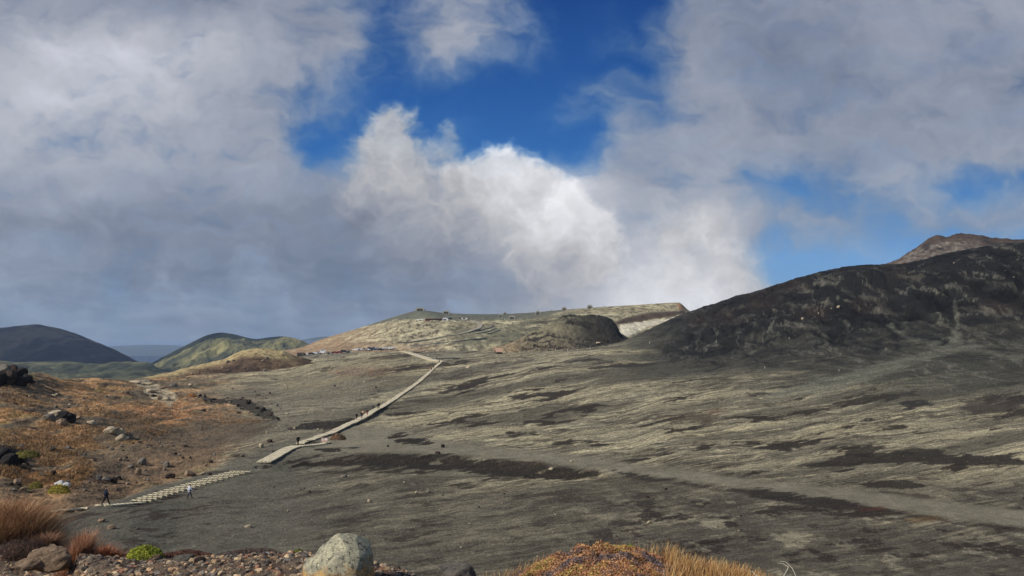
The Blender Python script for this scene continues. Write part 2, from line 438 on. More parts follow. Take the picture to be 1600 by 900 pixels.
g4 = expand((105, 690), [(105,690),(105,690),(108,700),(110,705),(125,700),(140,692),(145,688),(148,688),(150,685),(152,683),(152,682),(152,680),(152,679),(152,677),(152,674),(152,672),(152,670),(152,667),(152,666),(152,665),(152,662),(152,659),(152,650)], (152,650))
g5 = expand((135, 645), [(135,645),(135,645),(140,650),(145,655),(165,655),(185,650),(195,650),(200,648),(205,645),(210,640),(212,636),(212,632),(212,629),(212,626),(212,620),(212,617),(212,612),(212,607),(212,605),(212,602),(212,598),(212,595),(212,580)], (212,580))
g6 = expand((165, 610), [(165,606),(165,608),(175,612),(190,617),(215,620),(250,618),(270,616),(290,612),(300,607),(320,600),(330,592),(330,585),(330,580),(330,575),(330,562),(327,554),(320,545),(310,535),(305,532),(300,528),(295,520),(290,515),(290,500)], (290,500))
g7 = expand((190, 592), [(190,584),(190,588),(205,587),(235,590),(290,593),(450,583),(520,575),(680,553),(720,550),(700,549),(680,549),(620,545),(560,537),(560,521),(540,487),(520,470),(500,449),(480,421),(476,414.5),(465,412),(450,391),(440,377),(440,340)], (440,330))
rows = [(GPX, [1500]*len(GPX), [13]*len(GPX)), rowt(g1), rowt(g2), rowt(g3), rowt(g4), rowt(g5), rowt(g6), rowt(g7)]
rows.append((GPX, [p[1]+(14 if 960 <= x else 5) for p, x in zip(g7, GPX)], [p[0]*1.13 for p in g7]))
rows.append((GPX, [620]*len(GPX), [1500]*len(GPX)))
rows.append((GPX, [551]*len(GPX), [30000]*len(GPX)))
pxg = np.concatenate([np.linspace(-3000, -330, 40), np.linspace(-320, 1900, 1480), np.linspace(1920, 4600, 40)])
G = Sheet(rows, pxg, [16, 120, 90, 80, 80, 90, 110, 14, 20, 24])
X, Y = G.X, G.Y
PX, PY = project(G.X, G.Y, G.Z)
mid = (G.band < 7.6) & (G.band > .5)
leftm = sstep(430, 250, PX+fbm(X/30, Y/30, 4, 5)*60)*sstep(.9, 1.4, G.band)*sstep(7.4, 6.9, G.band)
SAND = [(85,803),(120,797),(170,780),(240,758),(330,733),(420,700),(480,672),(560,660),(640,680),(640,1000),(0,1000),(-40,860),(60,830)]
sand = pmask(PX, PY, SAND, 7, fbm(X/5, Y/7, 4, 191)*10, fbm(X/5, Y/7, 4, 201)*6)
leftm = leftm*(1-sand)
ridge = sstep(5.0, 6.2, G.band)*sstep(960, 1120, PX)*sstep(8.2, 7.6, G.band)
# flow-like coordinates: sediment fans run down off the ridge towards the left
ft = -1200*G.V+FPX*G.U[None, :]*.145
fs = FPX*G.U[None, :]+0*ft
wA = fbm(fs/240, ft/70, 4, 101)*13; wB = fbm(fs/70, ft/26, 4, 111)*2.6
tt = ft+wA+wB
st1 = fbm(fs/260, tt/13, 6, 121, .65)
st2 = fbm(fs/120, tt/5.5, 6, 131, .65)
st3 = fbm(fs/50, tt/2.6, 4, 141, .6)
mot = fbm(X/9, Y/14, 6, 151, .62)
mot2 = fbm(X/2.6, Y/5.2, 5, 161, .62)
pit = fbm(fs/120+3, tt/17, 5, 171, .6)
big = fbm(X/90, Y/110, 4, 181)
WX = fbm(X/6, Y/9, 5, 191)*16; WY = (fbm(X/5, Y/9, 5, 201)*.6+st2*.6)*7
z = G.Z
z += np.where(mid, (mot2*.10+st1*.16+mot*.22)*np.clip(Y/110, .35, 1.6), 0)*(1-leftm*.3)
lum = fbm(X/16, Y/22, 6, 211, .55)
z += leftm*(lum*2.4+fbm(X/4, Y/6, 5, 221, .6)*.55-.15)
# gullies on the ash ridge
rl1 = sstep(.045, .0, np.abs(fbm(fs/150, tt/13, 5, 303, .6))); rl2 = sstep(.05, .0, np.abs(fbm(fs/80+7, tt/6, 5, 305, .62)))
rl3 = sstep(.045, .0, np.abs(fbm(fs/170+3, tt/16, 5, 307, .62)))
spk = fbm(fs/3.2, ft/2.2, 3, 309, .7)
gu = fbm(X/34+fbm(X/60, Y/60, 3, 231)*1.4, Y/120, 5, 241, .6, True)
gu2 = fbm(X/12, Y/30, 5, 251, .62, True)
crestfade = sstep(7.05, 6.75, G.band)
rb = sstep(5.3, 6.5, G.band)
z += ridge*rb*(gu*5.5*crestfade+gu2*2.6*(.25+.75*crestfade)+fbm(X/25, Y/25, 5, 255)*1.2+fbm(X/5, Y/14, 5, 256, .6)*.7)
G.finish()
C = colr(X.shape, (116, 111, 95))
fine = np.clip((Y-60)/300, 0, 1)
# light sediment fans, thin pale and dark rills, dark scoria patches
fan = fbm(fs/430, tt/24, 5, 321, .55); cal = sstep(.30, -.05, fbm(fs/200, tt/40, 3, 323))
C = blend(C, (144, 136, 111), sstep(-.04, .22, fan+st1*.35)*.8)
C = blend(C, (90, 86, 74), sstep(.0, .24, -fan-st1*.4)*.75)
ln1 = sstep(.060, .012, np.abs(fbm(fs/380, tt/17, 5, 325, .55))); ln2 = sstep(.050, .01, np.abs(fbm(fs/300+4, tt/11, 5, 327, .55))); ln3 = sstep(.05, .01, np.abs(fbm(fs/190+8, tt/8.5, 5, 329, .58)))
ln4 = sstep(.05, .01, np.abs(fbm(fs/240+2, tt/13, 5, 333, .58)))
C = blend(C, (166, 157, 129), np.maximum(ln1, ln3*.75)*sstep(-.2, .08, fan+.06)*.85)
C = blend(C, (68, 62, 54), np.maximum(np.maximum(ln2, ln4*.8), rl2*.45)*.75)
C = blend(C, (54, 49, 43), sstep(.19, .25, pit+st3*.22+st2*.3)*.9*sstep(1.2, 2.5, G.band))
# lower right: mottled, darker
low = sstep(735, 800, PY+PX*.02-20)*sstep(650, 1050, PX)
C = blend(C, (80, 76, 68), low*.85)
C = blend(C, (132, 125, 105), low*sstep(.06, .26, mot*.6+st2*.6+mot2*.2)*.7)
C = blend(C, (54, 48, 44), low*sstep(.04, .14, -fbm(X/5.5, Y/7, 6, 315, .66)-st2*.25+mot2*.4-.03)*.85)
C = blend(C, (128, 122, 104), low*sstep(.18, .30, fbm(X/4.5, Y/5.5, 6, 317, .66)+mot2*.4)*.8)
ll = sstep(720, 790, PY)*sstep(1000, 600, PX)*(1-leftm)
C = blend(C, (84, 80, 71), ll*.75)
C = blend(C, (58, 53, 47), (ll+low*.6)*sstep(.10, .2, fbm(fs/95, tt/9, 6, 343, .66)+st3*.3)*.75)
C = blend(C, (122, 116, 99), (ll+low*.5)*sstep(.12, .24, fbm(fs/120+4, tt/9, 6, 345, .66)+st3*.25)*.7)
C = blend(C, (140, 132, 108), ll*sstep(.14, .45, st1*.6+st2*.6)*.5)
# right slope darkens upward
up = sstep(640, 540, PY+(PX-1100)*-.06+st1*26)*sstep(900, 1150, PX+PY*.15)
C = blend(C, (60, 60, 55), up*.85*sstep(.35, -.05, fan+st1*.5-.12))
C = blend(C, (36, 36, 37), ridge*sstep(4.9, 6.6, G.band+fan*1.6+st1*1.4+mot*.5)*.95)
C = blend(C, (100, 100, 88), sstep(.18, .44, st1*.5+st2*.7+st3*.3)*sstep(900, 1150, PX)*sstep(6.6, 5.9, G.band)*sstep(3.9, 5, G.band)*.65)
C = blend(C, (52, 46, 44), ridge*sstep(.28, .46, fbm(X/26, Y/34, 4, 261))*.45)
C = blend(C, (84, 82, 73), ridge*sstep(.12, .32, fbm(X/12, Y/46, 5, 271, .62))*.65)
gl = fbm(X/15+fbm(X/30, Y/40, 3, 335)*.8, Y/75, 5, 337, .6)
C = blend(C, (108, 106, 96), sstep(960, 1120, PX)*sstep(4.6, 5.2, G.band)*sstep(7.4, 7.0, G.band)*sstep(.045, .0, np.abs(gl))*.65*sstep(-.2, .2, big+.1))
C = blend(C, (24, 25, 27), ridge*sstep(.1, .3, gl)*.6)
C = blend(C, (24, 25, 27), ridge*sstep(.15, .5, -gu)*.6)
# fan spreading from the gully mouth
for poly in ([(1484,520),(1500,522),(1506,536),(1600,556),(1600,566),(1510,546),(1440,566),(1370,590),(1300,612),(1180,628),(1230,606),(1330,582),(1400,560),(1462,545),(1478,538)],
             [(1385,498),(1392,498),(1400,512),(1440,530),(1470,536),(1460,541),(1420,530),(1392,514)],
             [(1490,470),(1496,470),(1500,500),(1496,524),(1486,524),(1492,500)]):
    C = blend(C, (104, 104, 92), pmask(PX, PY, poly, 3.5, WX*.7, WY*1.2)*(.55+.5*st2))
# grassy slope on the left
oc = fbm(X/11, Y/20, 5, 281, .6); oc2 = fbm(X/3.5, Y/6, 5, 291, .6)
Lc = colr(X.shape, (122, 106, 84))
Lc = blend(Lc, (172, 136, 98), sstep(-.04, .18, oc+.25*oc2+.15*sstep(260, 60, PX)))
Lc = blend(Lc, (92, 80, 68), sstep(.02, .3, -oc*.7-oc2*.5))
Lc = blend(Lc, (122, 114, 70), sstep(.22, .42, fbm(X/8, Y/10, 4, 301)+oc2*.2)*.6)
Lc = blend(Lc, (60, 47, 38), sstep(.22, .4, -oc2-.2*oc)*.7)
Lc = blend(Lc, (188, 154, 112), sstep(.26, .5, oc2+.2*oc)*.5)
C = C*(1-leftm[..., None])+Lc*leftm[..., None]
C = blend(C, (100, 92, 78), leftm*sstep(.0, .2, fbm(X/24, Y/40, 5, 347)+oc2*.3)*.75)
C = blend(C, (90, 80, 68), pmask(PX, PY, [(120,650),(220,636),(330,640),(420,665),(400,690),(330,700),(250,690),(150,680)], 14, WX, WY)*.75)
C = blend(C, (172, 130, 94), pmask(PX, PY, [(180,640),(260,628),(300,622),(400,634),(424,654),(418,664),(330,660),(260,658)], 6, WX*1.2, WY*1.4)*leftm*sstep(-.2, .15, oc2))
C = blend(C, (104, 88, 72), pmask(PX, PY, [(110,765),(160,720),(240,690),(350,690),(340,722),(250,748),(170,785),(110,790)], 12, WX, WY)*.7)
C = blend(C, (96, 93, 83), sand*sstep(560, 420, PX+st1*60)*.8)
C = blend(C, (66, 58, 52), sand*sstep(420, 300, PX)*sstep(.16, .26, pit+st2*.4+st3*.3)*.8)
C = blend(C, (118, 112, 97), pmask(PX, PY, [(330,610),(460,585),(600,575),(560,640),(470,690),(390,690),(430,660),(400,640)], 18, WX, WY)*.6)
C = blend(C, (138, 128, 100), pmask(PX, PY, [(430,590),(480,566),(640,556),(700,566),(640,596),(540,612),(440,612)], 12, WX, WY)*sstep(-.2, .3, st2+mot2*.4)*.7)
C = blend(C, (120, 84, 66), pmask(PX, PY, [(510,578),(560,572),(620,574),(600,588),(530,588)], 5, WX, WY)*sstep(-.1, .2, mot2)*.6)
C = blend(C, (172, 160, 134), sstep(.45, .6, pmask(PX, PY, [(206,594),(228,594),(262,606),(282,622),(268,632),(240,624),(222,608)], 5)+mot2*.6+oc2*.4)*.9)
C = blend(C, (58, 55, 50), sstep(.5, .65, pmask(PX, PY, [(310,618),(340,624),(385,624),(425,640),(434,656),(405,652),(370,634),(320,630)], 5)+mot2*.9+oc2*.5)*.85)
C = blend(C, (46, 38, 34), sstep(.45, .6, pmask(PX, PY, [(-60,690),(10,700),(36,712),(52,730),(30,738),(-60,740)], 6)+mot2*.7)*.85)  # shade of the left-edge hollow painted as dark ground
# smooth ash track and the dark bank under it
TRK = [(530,664),(600,668),(680,686),(760,697),(860,708),(980,722),(1100,738),(1200,752),(1330,765),(1450,780),(1600,797),(1900,830),(1900,866),(1600,825),(1480,809),(1370,792),(1290,778),(1180,764),(1060,749),(960,739),(900,729),(800,716),(700,710),(620,708),(560,708),(500,710),(470,714),(490,698)]
tm = pmask(PX, PY, TRK, 5, WX*.15, WY*.4)
C = blend(C, np.array((116, 111, 96))+(st1*12+mot2*4)[..., None], tm*.95)
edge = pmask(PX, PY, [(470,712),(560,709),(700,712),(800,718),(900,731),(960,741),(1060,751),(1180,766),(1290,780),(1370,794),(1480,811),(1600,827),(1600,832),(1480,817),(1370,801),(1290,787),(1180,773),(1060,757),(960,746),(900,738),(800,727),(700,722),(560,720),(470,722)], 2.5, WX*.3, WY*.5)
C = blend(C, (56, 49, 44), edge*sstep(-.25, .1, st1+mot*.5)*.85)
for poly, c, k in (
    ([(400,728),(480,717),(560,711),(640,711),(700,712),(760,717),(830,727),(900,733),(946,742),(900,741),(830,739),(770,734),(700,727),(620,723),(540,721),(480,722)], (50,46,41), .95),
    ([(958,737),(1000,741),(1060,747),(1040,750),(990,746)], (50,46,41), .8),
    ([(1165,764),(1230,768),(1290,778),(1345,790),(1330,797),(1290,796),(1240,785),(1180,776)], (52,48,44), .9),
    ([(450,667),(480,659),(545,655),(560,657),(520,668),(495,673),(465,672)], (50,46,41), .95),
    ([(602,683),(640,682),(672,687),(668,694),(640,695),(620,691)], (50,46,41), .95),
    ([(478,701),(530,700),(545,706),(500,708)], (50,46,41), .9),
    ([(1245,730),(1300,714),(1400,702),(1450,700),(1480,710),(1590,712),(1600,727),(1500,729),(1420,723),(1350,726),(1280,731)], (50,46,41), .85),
    ([(1180,702),(1220,688),(1300,684),(1270,694),(1230,704)], (50,46,41), .9),
    ([(1310,752),(1400,750),(1450,760),(1420,768),(1360,763)], (50,46,41), .85),
    ([(1410,630),(1440,626),(1462,633),(1420,640)], (44,42,42), .8),
    ([(1030,655),(1080,645),(1130,648),(1110,660),(1050,662)], (66,58,50), .6),
    ([(1500,630),(1600,615),(1600,640),(1520,648)], (58,52,48), .6),
    ([(1100,642),(1132,638),(1140,646),(1110,650)], (100,76,66), .45),
    ([(1340,792),(1368,790),(1376,797),(1350,800)], (76,50,42), .6),
    ([(1410,812),(1470,806),(1478,812),(1440,818)], (108,86,56), .5)):
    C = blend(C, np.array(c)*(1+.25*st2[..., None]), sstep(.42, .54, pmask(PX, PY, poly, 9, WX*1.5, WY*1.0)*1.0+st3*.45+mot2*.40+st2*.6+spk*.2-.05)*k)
for (cx, cy, w, h) in ((1190,468,30,14),(1272,484,26,9),(1135,492,22,10),(1350,472,24,12),(1400,428,20,8),(1560,478,40,8),(1232,445,22,8),(1090,500,20,6)):
    C = blend(C, (60, 47, 42), np.exp(-(((PX+WX-cx)/w)**2+((PY+WY-cy)/h)**2))*.4*ridge)
z -= pmask(PX, PY, [(402,729),(480,719),(560,713),(700,714),(830,728),(946,743),(900,748),(770,743),(620,740),(480,736)], 4, WX*.5, WY*.5)*.7
G.finish()
C = (C-96)*1.16+96
C = (C*.92+C.mean(-1, keepdims=True)*.08)*1.05
C = np.clip(C, 10, 235)*(1+(spk*.34+mot2*.12)*(1-.6*tm)*sstep(7.6, 7.0, G.band))[..., None]
C = np.clip(C, 8, 240)
sk = (G.band > 1.0)*(1-leftm*.75)*(1-tm*.88)*(1-ridge*sstep(5.9, 6.3, G.band)*.55)*sstep(7.4, 7.0, G.band)*(.75+.25*low)*(1-.5*ll)
ground = G.mesh("ground", M['ground'], to_lin(C)*ALB, {"flow": np.stack([fs, tt, 0*tt], -1), "streak": sk})
tag(ground, "grey olive volcanic sand plain with grassy slope and dark ash ridge", "ground", kind="structure")

# ---- other hills, each a sheet of its own
def hill(name, label, px, rows, sub, disp, colour, mat, ncol=500):
    sh = Sheet([(px, r[0], r[1]) for r in rows], np.linspace(px[0], px[-1], ncol), sub)
    sh.Z = sh.Z+disp(sh); sh.finish(); P = project(sh.X, sh.Y, sh.Z)
    sh.PX, sh.PY = P
    o = sh.mesh(name, M[mat], to_lin(np.clip(colour(sh), 8, 240))*ALB)
    tag(o, label, "hill", kind="structure"); return sh
px = [420,470,500,560,600,640,656,672,700,760,820,880,950,1000,1060,1075,1090,1120]
n = len(px)
def rim_disp(s):
    e = sstep(0, .5, s.band)
    return e*(fbm(s.X/60, s.Y/70, 5, 401)*5*sstep(2.9, 2.5, s.band)+fbm(s.X/14, s.Y/18, 5, 411, .6)*1.6*(.4+.6*sstep(3.0, 2.5, s.band)))+\
        e*sstep(2.3, 1.8, s.band)*sstep(640, 800, s.PX)*fbm(s.X/90, (s.Y+s.X*.3)/16, 4, 421)*3
def rim_col(s):
    a = fbm(s.X/22, s.Y/40, 5, 431, .62); b = fbm(s.X/7, s.Y/14, 5, 441, .65); d = fbm(s.X/120, (s.Y+s.X*.35)/14, 5, 451, .6)
    c = colr(s.X.shape, (160, 151, 124))
    c = blend(c, (196, 186, 150), sstep(.0, .3, a+b*.6))
    e_ = fbm(s.X/3.4, s.Y/11, 4, 447, .7); gv = sstep(.035, .0, np.abs(fbm(s.X/40+fbm(s.X/60, s.Y/60, 3, 448), s.Y/90, 5, 449, .6)))
    c = blend(c, (96, 90, 74), gv*.7); c = blend(c, (124, 116, 92), sstep(.0, .3, fbm(s.X/70, s.Y/90, 4, 453))*.6)
    c = blend(c, (84, 76, 62), sstep(.06, .2, -b*.8-a*.25-e_*.35)*.85)
    c = blend(c, (206, 198, 168), sstep(.12, .3, e_+b*.3)*.6)
    lo = sstep(525, 548, s.PY-(s.PX-600)*.02)
    c = blend(c, (120, 118, 96), sstep(700, 820, s.PX)*sstep(505, 520, s.PY)*.6)
    c = blend(c, (84, 84, 72), sstep(.05, .3, d)*sstep(620, 760, s.PX)*sstep(505, 516, s.PY)*.7)
    c = blend(c, (164, 128, 98), sstep(640, 480, s.PX+a*60)*sstep(.35, -.15, b)*.75)
    c = blend(c, (150, 124, 100), sstep(530, 545, s.PY+b*8)*sstep(720, 640, s.PX)*.5)
    c = blend(c, (138, 106, 84), sstep(535, 546, s.PY+b*8)*sstep(720, 800, s.PX)*sstep(.25, -.2, a)*.6)
    top = pmask(s.PX, s.PY, [(560,510),(640,484),(660,480),(720,485),(830,483),(880,480),(900,478),(870,490),(830,498),(760,501),(700,500),(660,497),(620,500),(585,507)], 2.5, a*6, b*2)
    c = blend(c, (96, 98, 88), top*.9)
    c = blend(c, (118, 122, 100), pmask(s.PX, s.PY, [(640,498),(655,488),(672,490),(690,498)], 3, a*4, b*2)*.6)
    c = blend(c, (62, 60, 52), pmask(s.PX, s.PY, [(760,530),(830,500),(880,488),(900,492),(860,530),(780,545)], 8, a*16, b*8)*sstep(.02, .14, d+b*.3)*.85)
    c = blend(c, (108, 106, 88), pmask(s.PX, s.PY, [(700,512),(800,502),(850,494),(900,486),(960,500),(960,545),(720,548)], 10, a*20, b*8)*sstep(.3, -.15, a+d)*.75)
    cl = pmask(s.PX, s.PY, [(968,506),(1000,503),(1030,500),(1050,496),(1066,490),(1072,487),(1060,496),(1010,512),(980,526),(966,524)], 2.0, a*5, b*3)
    str_ = fbm(s.X/5, s.Y/60, 4, 461)
    c = blend(c, np.stack([196+str_*60]*3, -1)*np.array([1, .96, .86]), cl)
    c = blend(c, (66, 54, 46), pmask(s.PX, s.PY, [(950,508),(980,496),(1020,488),(1066,486),(1072,489),(1050,495),(1020,499),(980,505)], 2.2, a*5, b*3)*.85)
    c = blend(c, (150, 104, 70), pmask(s.PX, s.PY, [(1056,474),(1064,476),(1072,484),(1062,484)], 2)*.7)
    return c
RIM = hill("crater_rim_hill", "pale ochre rocky hill of the crater rim under the steam", px, [
    ([575]*n, [640]*n),
    ([566,562,559,557,556,555,555,555,555,555,555,554,551,548,545,545,545,545], [690]*n),
    ([556,549,543,532,525,518,517,517,516,515,514,510,506,506,508,512,516,520], [830]*n),
    ([553,545,536,521,510,501,500,499,500,500,499,494,488,487,488,494,502,515], [930]*n),
    ([551,543,531,513,500,488,485,486,489.5,491,489,484,479,476,473,484,494,510], [1040]*n),
    ([565,560,550,540,530,520,516,516,516,516,516,516,516,516,516,520,525,530], [1250]*n)],
    [10, 60, 60, 60, 12], rim_disp, rim_col, 'rim', 900)
# dark ash mound in front of the rim
px = [770,800,828,845,862,886,912,940,954,963,972,1000]
n = len(px)
def mound_disp(s):
    e = sstep(0, .6, s.band)*sstep(3, 2.6, s.band)
    return e*(fbm((s.X-s.Y*.5)/60, (s.Y+s.X*.45)/9, 5, 471, .62)*5.5*sstep(2.1, 1.7, s.band)+fbm(s.X/7, s.Y/8, 5, 481, .65)*2.4+fbm(s.X/18, s.Y/14, 4, 483)*2.0)
def mound_col(s):
    d = fbm((s.X-s.Y*.5)/50, (s.Y+s.X*.45)/7, 5, 491, .6); b = fbm(s.X/4, s.Y/6, 5, 495, .65)
    c = colr(s.X.shape, (47, 45, 41))
    c = blend(c, (112, 107, 88), sstep(.06, .2, d+b*.3)*sstep(960, 850, s.PX)*.85)
    c = blend(c, (128, 122, 100), sstep(950, 850, s.PX+b*30+d*80)*sstep(-.2, .02, d+b*.3)*.95)
    c = blend(c, (108, 94, 80), sstep(526, 540, s.PY+b*8+(s.PX-880)*.03)*sstep(930, 860, s.PX)*sstep(-.1, .2, b)*.7)
    c = blend(c, (50, 40, 38), sstep(.05, .3, -b)*sstep(518, 534, s.PY)*.7)
    c = blend(c, (150, 132, 104), sstep(835, 790, s.PX+b*16)*.8)
    return c
MND = hill("dark_ash_mound", "dark layered ash mound in front of the pale rim hill", px, [
    ([556,554,553,552,552,551,550,550,549,548,548,548], [590]*n),
    ([549,548,547,546,545,545,544,543,542,541,541,541], [610]*n),
    ([546,536,522,513,503,492.5,492.5,494,500,509,524,538], [665]*n),
    ([556,556,550,545,540,535,535,535,535,540,545,556], [760]*n)], [8, 90, 20], mound_disp, mound_col, 'ridge', 420)
# brown knoll left of the car park
px = [150,200,240,300,350,378,405,440,465,500,560,600]
n = len(px)
def kn_disp(s): return sstep(0, .5, s.band)*(fbm(s.X/16, s.Y/18, 5, 501, .6)*1.5+fbm(s.X/5, s.Y/5, 4, 511, .6)*.6)
def kn_col(s):
    a = fbm(s.X/10, s.Y/16, 5, 521, .62); b = fbm(s.X/3, s.Y/4, 5, 531, .65)
    c = colr(s.X.shape, (92, 76, 62))
    c = blend(c, (134, 112, 84), sstep(-.05, .3, a)*.6); c = blend(c, (58, 47, 42), sstep(.05, .35, -a-b*.4)*.8)
    hi = sstep(13, 3, s.PY-np.interp(s.PX, [150,200,240,300,350,378,405,440,465,500], [594,594,588,573,561,549,544,548,558,566])-sstep(370, 420, s.PX)*6+a*5)
    c = blend(c, (178, 160, 118), hi*sstep(-.3, .2, b+.2)*sstep(480, 440, s.PX))
    return blend(c, (70, 58, 50), pmask(s.PX, s.PY, [(290,577),(360,578),(430,572),(400,582),(330,584)], 3, a*8, b*4)*.6)
KN = hill("brown_knoll", "brown scrubby knoll with pale rocky top beside the far car park", px, [
    ([605,604,603,602,600,598,596,593,590,588,580,577], [300,300,310,330,350,360,370,385,395,420,440,440]),
    ([600,597,596,594,592,590,588,584,582,580,576,575], [320,330,345,375,395,400,410,425,430,440,480,480]),
    ([596,594.5,588,573,561,549,544.5,548,558,566,574,575], [430,430,440,460,470,480,480,490,500,520,520,520]),
    ([620,615,610,600,590,580,578,580,585,588,590,590], [600]*n)], [20, 110, 14], kn_disp, kn_col, 'rim', 420)
# rocky peak behind the ridge
px = [1340,1380,1402,1430,1453,1466,1480,1497,1520,1560,1600,1700,1900,2400]
n = len(px)
def pk_disp(s): return sstep(0, .8, s.band)*sstep(3.2, 2.6, s.band)*(fbm(s.X/30, s.Y/40, 5, 541, .62)*5*sstep(2.05, 1.8, s.band)+fbm(s.X/8, s.Y/10, 4, 551, .6, True)*2.2)
def pk_col(s):
    a = fbm(s.X/24, s.Y/30, 5, 561, .62); b = fbm(s.X/7, s.Y/9, 5, 571, .65)
    c = colr(s.X.shape, (78, 66, 58)); c = blend(c, (50, 44, 42), sstep(0, .35, -a))
    g = pmask(s.PX, s.PY, [(1390,412),(1430,388),(1470,378),(1530,376),(1540,388),(1500,400),(1420,420)], 4, a*9, b*6)
    c = blend(c, (112, 104, 96), g*sstep(-.3, .2, b)); return blend(c, (170, 160, 146), g*sstep(.2, .45, b)*.8)
PK = hill("rocky_peak", "brown and grey rocky peak rising behind the dark ridge", px, [
    ([470]*n, [700]*n), ([425,420,414,408,402,400,400,398,396,396,396,396,396,396], [820]*n),
    ([420,413,405,388,372,367,370,364.5,366,373,375,385,400,430], [900]*n),
    ([480]*n, [1200]*n)], [10, 70, 20], pk_disp, pk_col, 'rim', 420)
# far grassy hills and blue mountains
def far_disp(k, seed):
    def f(s): return sstep(0, 1, s.band)*sstep(3.2, 2.4, s.band)*(fbm(s.X/(420*k), s.Y/(800*k), 5, seed, .6)*60*k*sstep(2.05, 1.7, s.band)+fbm(s.X/(130*k), s.Y/(260*k), 5, seed+5, .6, True)*24*k*sstep(2.0, 1.6, s.band))
    return f
def far_col(base, hi, lo, seed):
    def f(s):
        a = fbm(s.X/420, s.Y/600, 5, seed, .6); b = fbm(s.X/120, s.Y/260, 5, seed+7, .6)
        c = colr(s.X.shape, base); c = blend(c, hi, sstep(0, .25, a+b*.5)); return blend(c, lo, sstep(.0, .2, -a*.8-b*.6)*.9)
    return f
px = [-1500,-600,-300,-100,0,30,56,76,100,130,160,190,220,250,300,340]
n = len(px)
hill("far_mountain", "dark far mountain in cloud shadow at the left", px, [
    ([600]*n, [2700]*n), ([572,572,572,572,572,572,572,572,574,576,578,582,588,592,600,604], [2950]*n),
    ([600,560,530,518,512.5,509.5,507,510,516,526.5,540,555,569,580,590,598], [3600]*n),
    ([600]*n, [5200]*n)], [8, 110, 12], far_disp(1, 601), far_col((84, 74, 70), (140, 118, 98), (60, 54, 56), 611), 'far', 460)
px = [-800,-300,0,30,60,100,140,170,200,230,250,275,300]
n = len(px)
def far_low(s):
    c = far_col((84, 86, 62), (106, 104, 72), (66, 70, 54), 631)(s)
    return blend(c, (160, 152, 112), sstep(1.72, 1.95, s.band)*.8)  # sunlight along the crest painted as a paler strip
hill("low_green_ridge", "low green ridge with sunlit pale crest below the far mountain", px, [
    ([600]*n, [1700]*n), ([588]*(n-4)+[590,592,596,600], [1900]*n),
    ([556,560,564,566.5,566,564,568,569,566,566.5,577,586,596], [2400]*n), ([610]*n, [2700]*n)], [8, 80, 10], far_disp(.55, 621), far_low, 'far', 360)
px = [180,200,225,250,280,305,325,345,365,385,400,420,440,460,475,500,560,640]
n = len(px)
hill("green_hill", "rounded green hill beyond the knoll, partly in shade", px, [
    ([610]*n, [2300]*n), ([600,597,592,588]+[586]*(n-4), [2500]*n),
    ([600,588,573,560.5,545,532,523,519.5,522,527,529.5,527,525.5,528.5,535,545,560,580], [3100]*n), ([610]*n, [4200]*n)], [8, 110, 12],
    far_disp(.8, 641), far_col((104, 102, 70), (150, 142, 96), (66, 68, 54), 651), 'far', 420)
px = [-900,-200,60,130,170,200,235,270,300,330,400,450,470,490,512,560,700,1200]
n = len(px)
hill("blue_mountains", "flat blue mountain range far away between the hills", px, [
    ([556]*n, [15000]*n), ([536,538,540,542,541,540,538.5,539.5,541,543,541,535,531,528,526,530,540,548], [19000]*n), ([560]*n, [22500]*n)],
    [20, 10], lambda s: fbm(s.X/900, s.Y/1500, 5, 661)*18*sstep(.2, .9, s.band), far_col((70, 76, 60), (84, 88, 66), (60, 66, 56), 671), 'far', 400)
# near gravel bank
px = [-900,-300,-60,0,50,85,110,150,200,260,320,400,470,530,600,650,700,760,820,870,910,960,1000,1050,1100,1160,1230,1330,1500,1800,2600]
n = len(px)
cr = [830,815,832,838,843,850,862,868,873,874,871,868,866,870,884,902,918,912,899,880,868,862,866,880,890,899,918,935,950,965,980]
cy = [24,24,23,22,21,18,13.5,11,10.5,10.3,10.2,10,10,9.8,9.4,9,8.6,8.7,9,9.2,9.2,9.2,9.2,9.2,9.2,9,8.8,8.5,8.2,8,8]
near = [1300]*n
def bk_disp(s):
    return sstep(0, 1, s.band)*(fbm(s.X/1.6, s.Y/1.6, 5, 681, .55)*.09+fbm(s.X/.25, s.Y/.25, 4, 691, .6)*.025)*sstep(4, 3, s.band)
def bk_col(s):
    a = fbm(s.X/.5, s.Y/.5, 5, 701, .65); b = fbm(s.X/2, s.Y/2, 4, 711)
    c = colr(s.X.shape, (104, 90, 76)); c = blend(c, (136, 112, 88), sstep(0, .4, a)); c = blend(c, (60, 48, 44), sstep(0, .35, -a))
    c = blend(c, (80, 60, 56), sstep(520, 640, s.PX)*.6); c = blend(c, (96, 78, 60), sstep(760, 900, s.PX)*.6)
    return c
BK = hill("gravel_bank", "brown gravel bank at the viewer's feet", px, [
    ([5200]*n, [.9]*n), ([1060]*n, [min(5.0, c*.6) for c in cy]), ([a+34 for a in cr], [c*.86 for c in cy]), (cr, cy), ([a+26 for a in cr], [c*1.12 for c in cy]),
    ([1010]*n, [45]*n)], [10, 30, 46, 16, 20], bk_disp, bk_col, 'bank', 760)
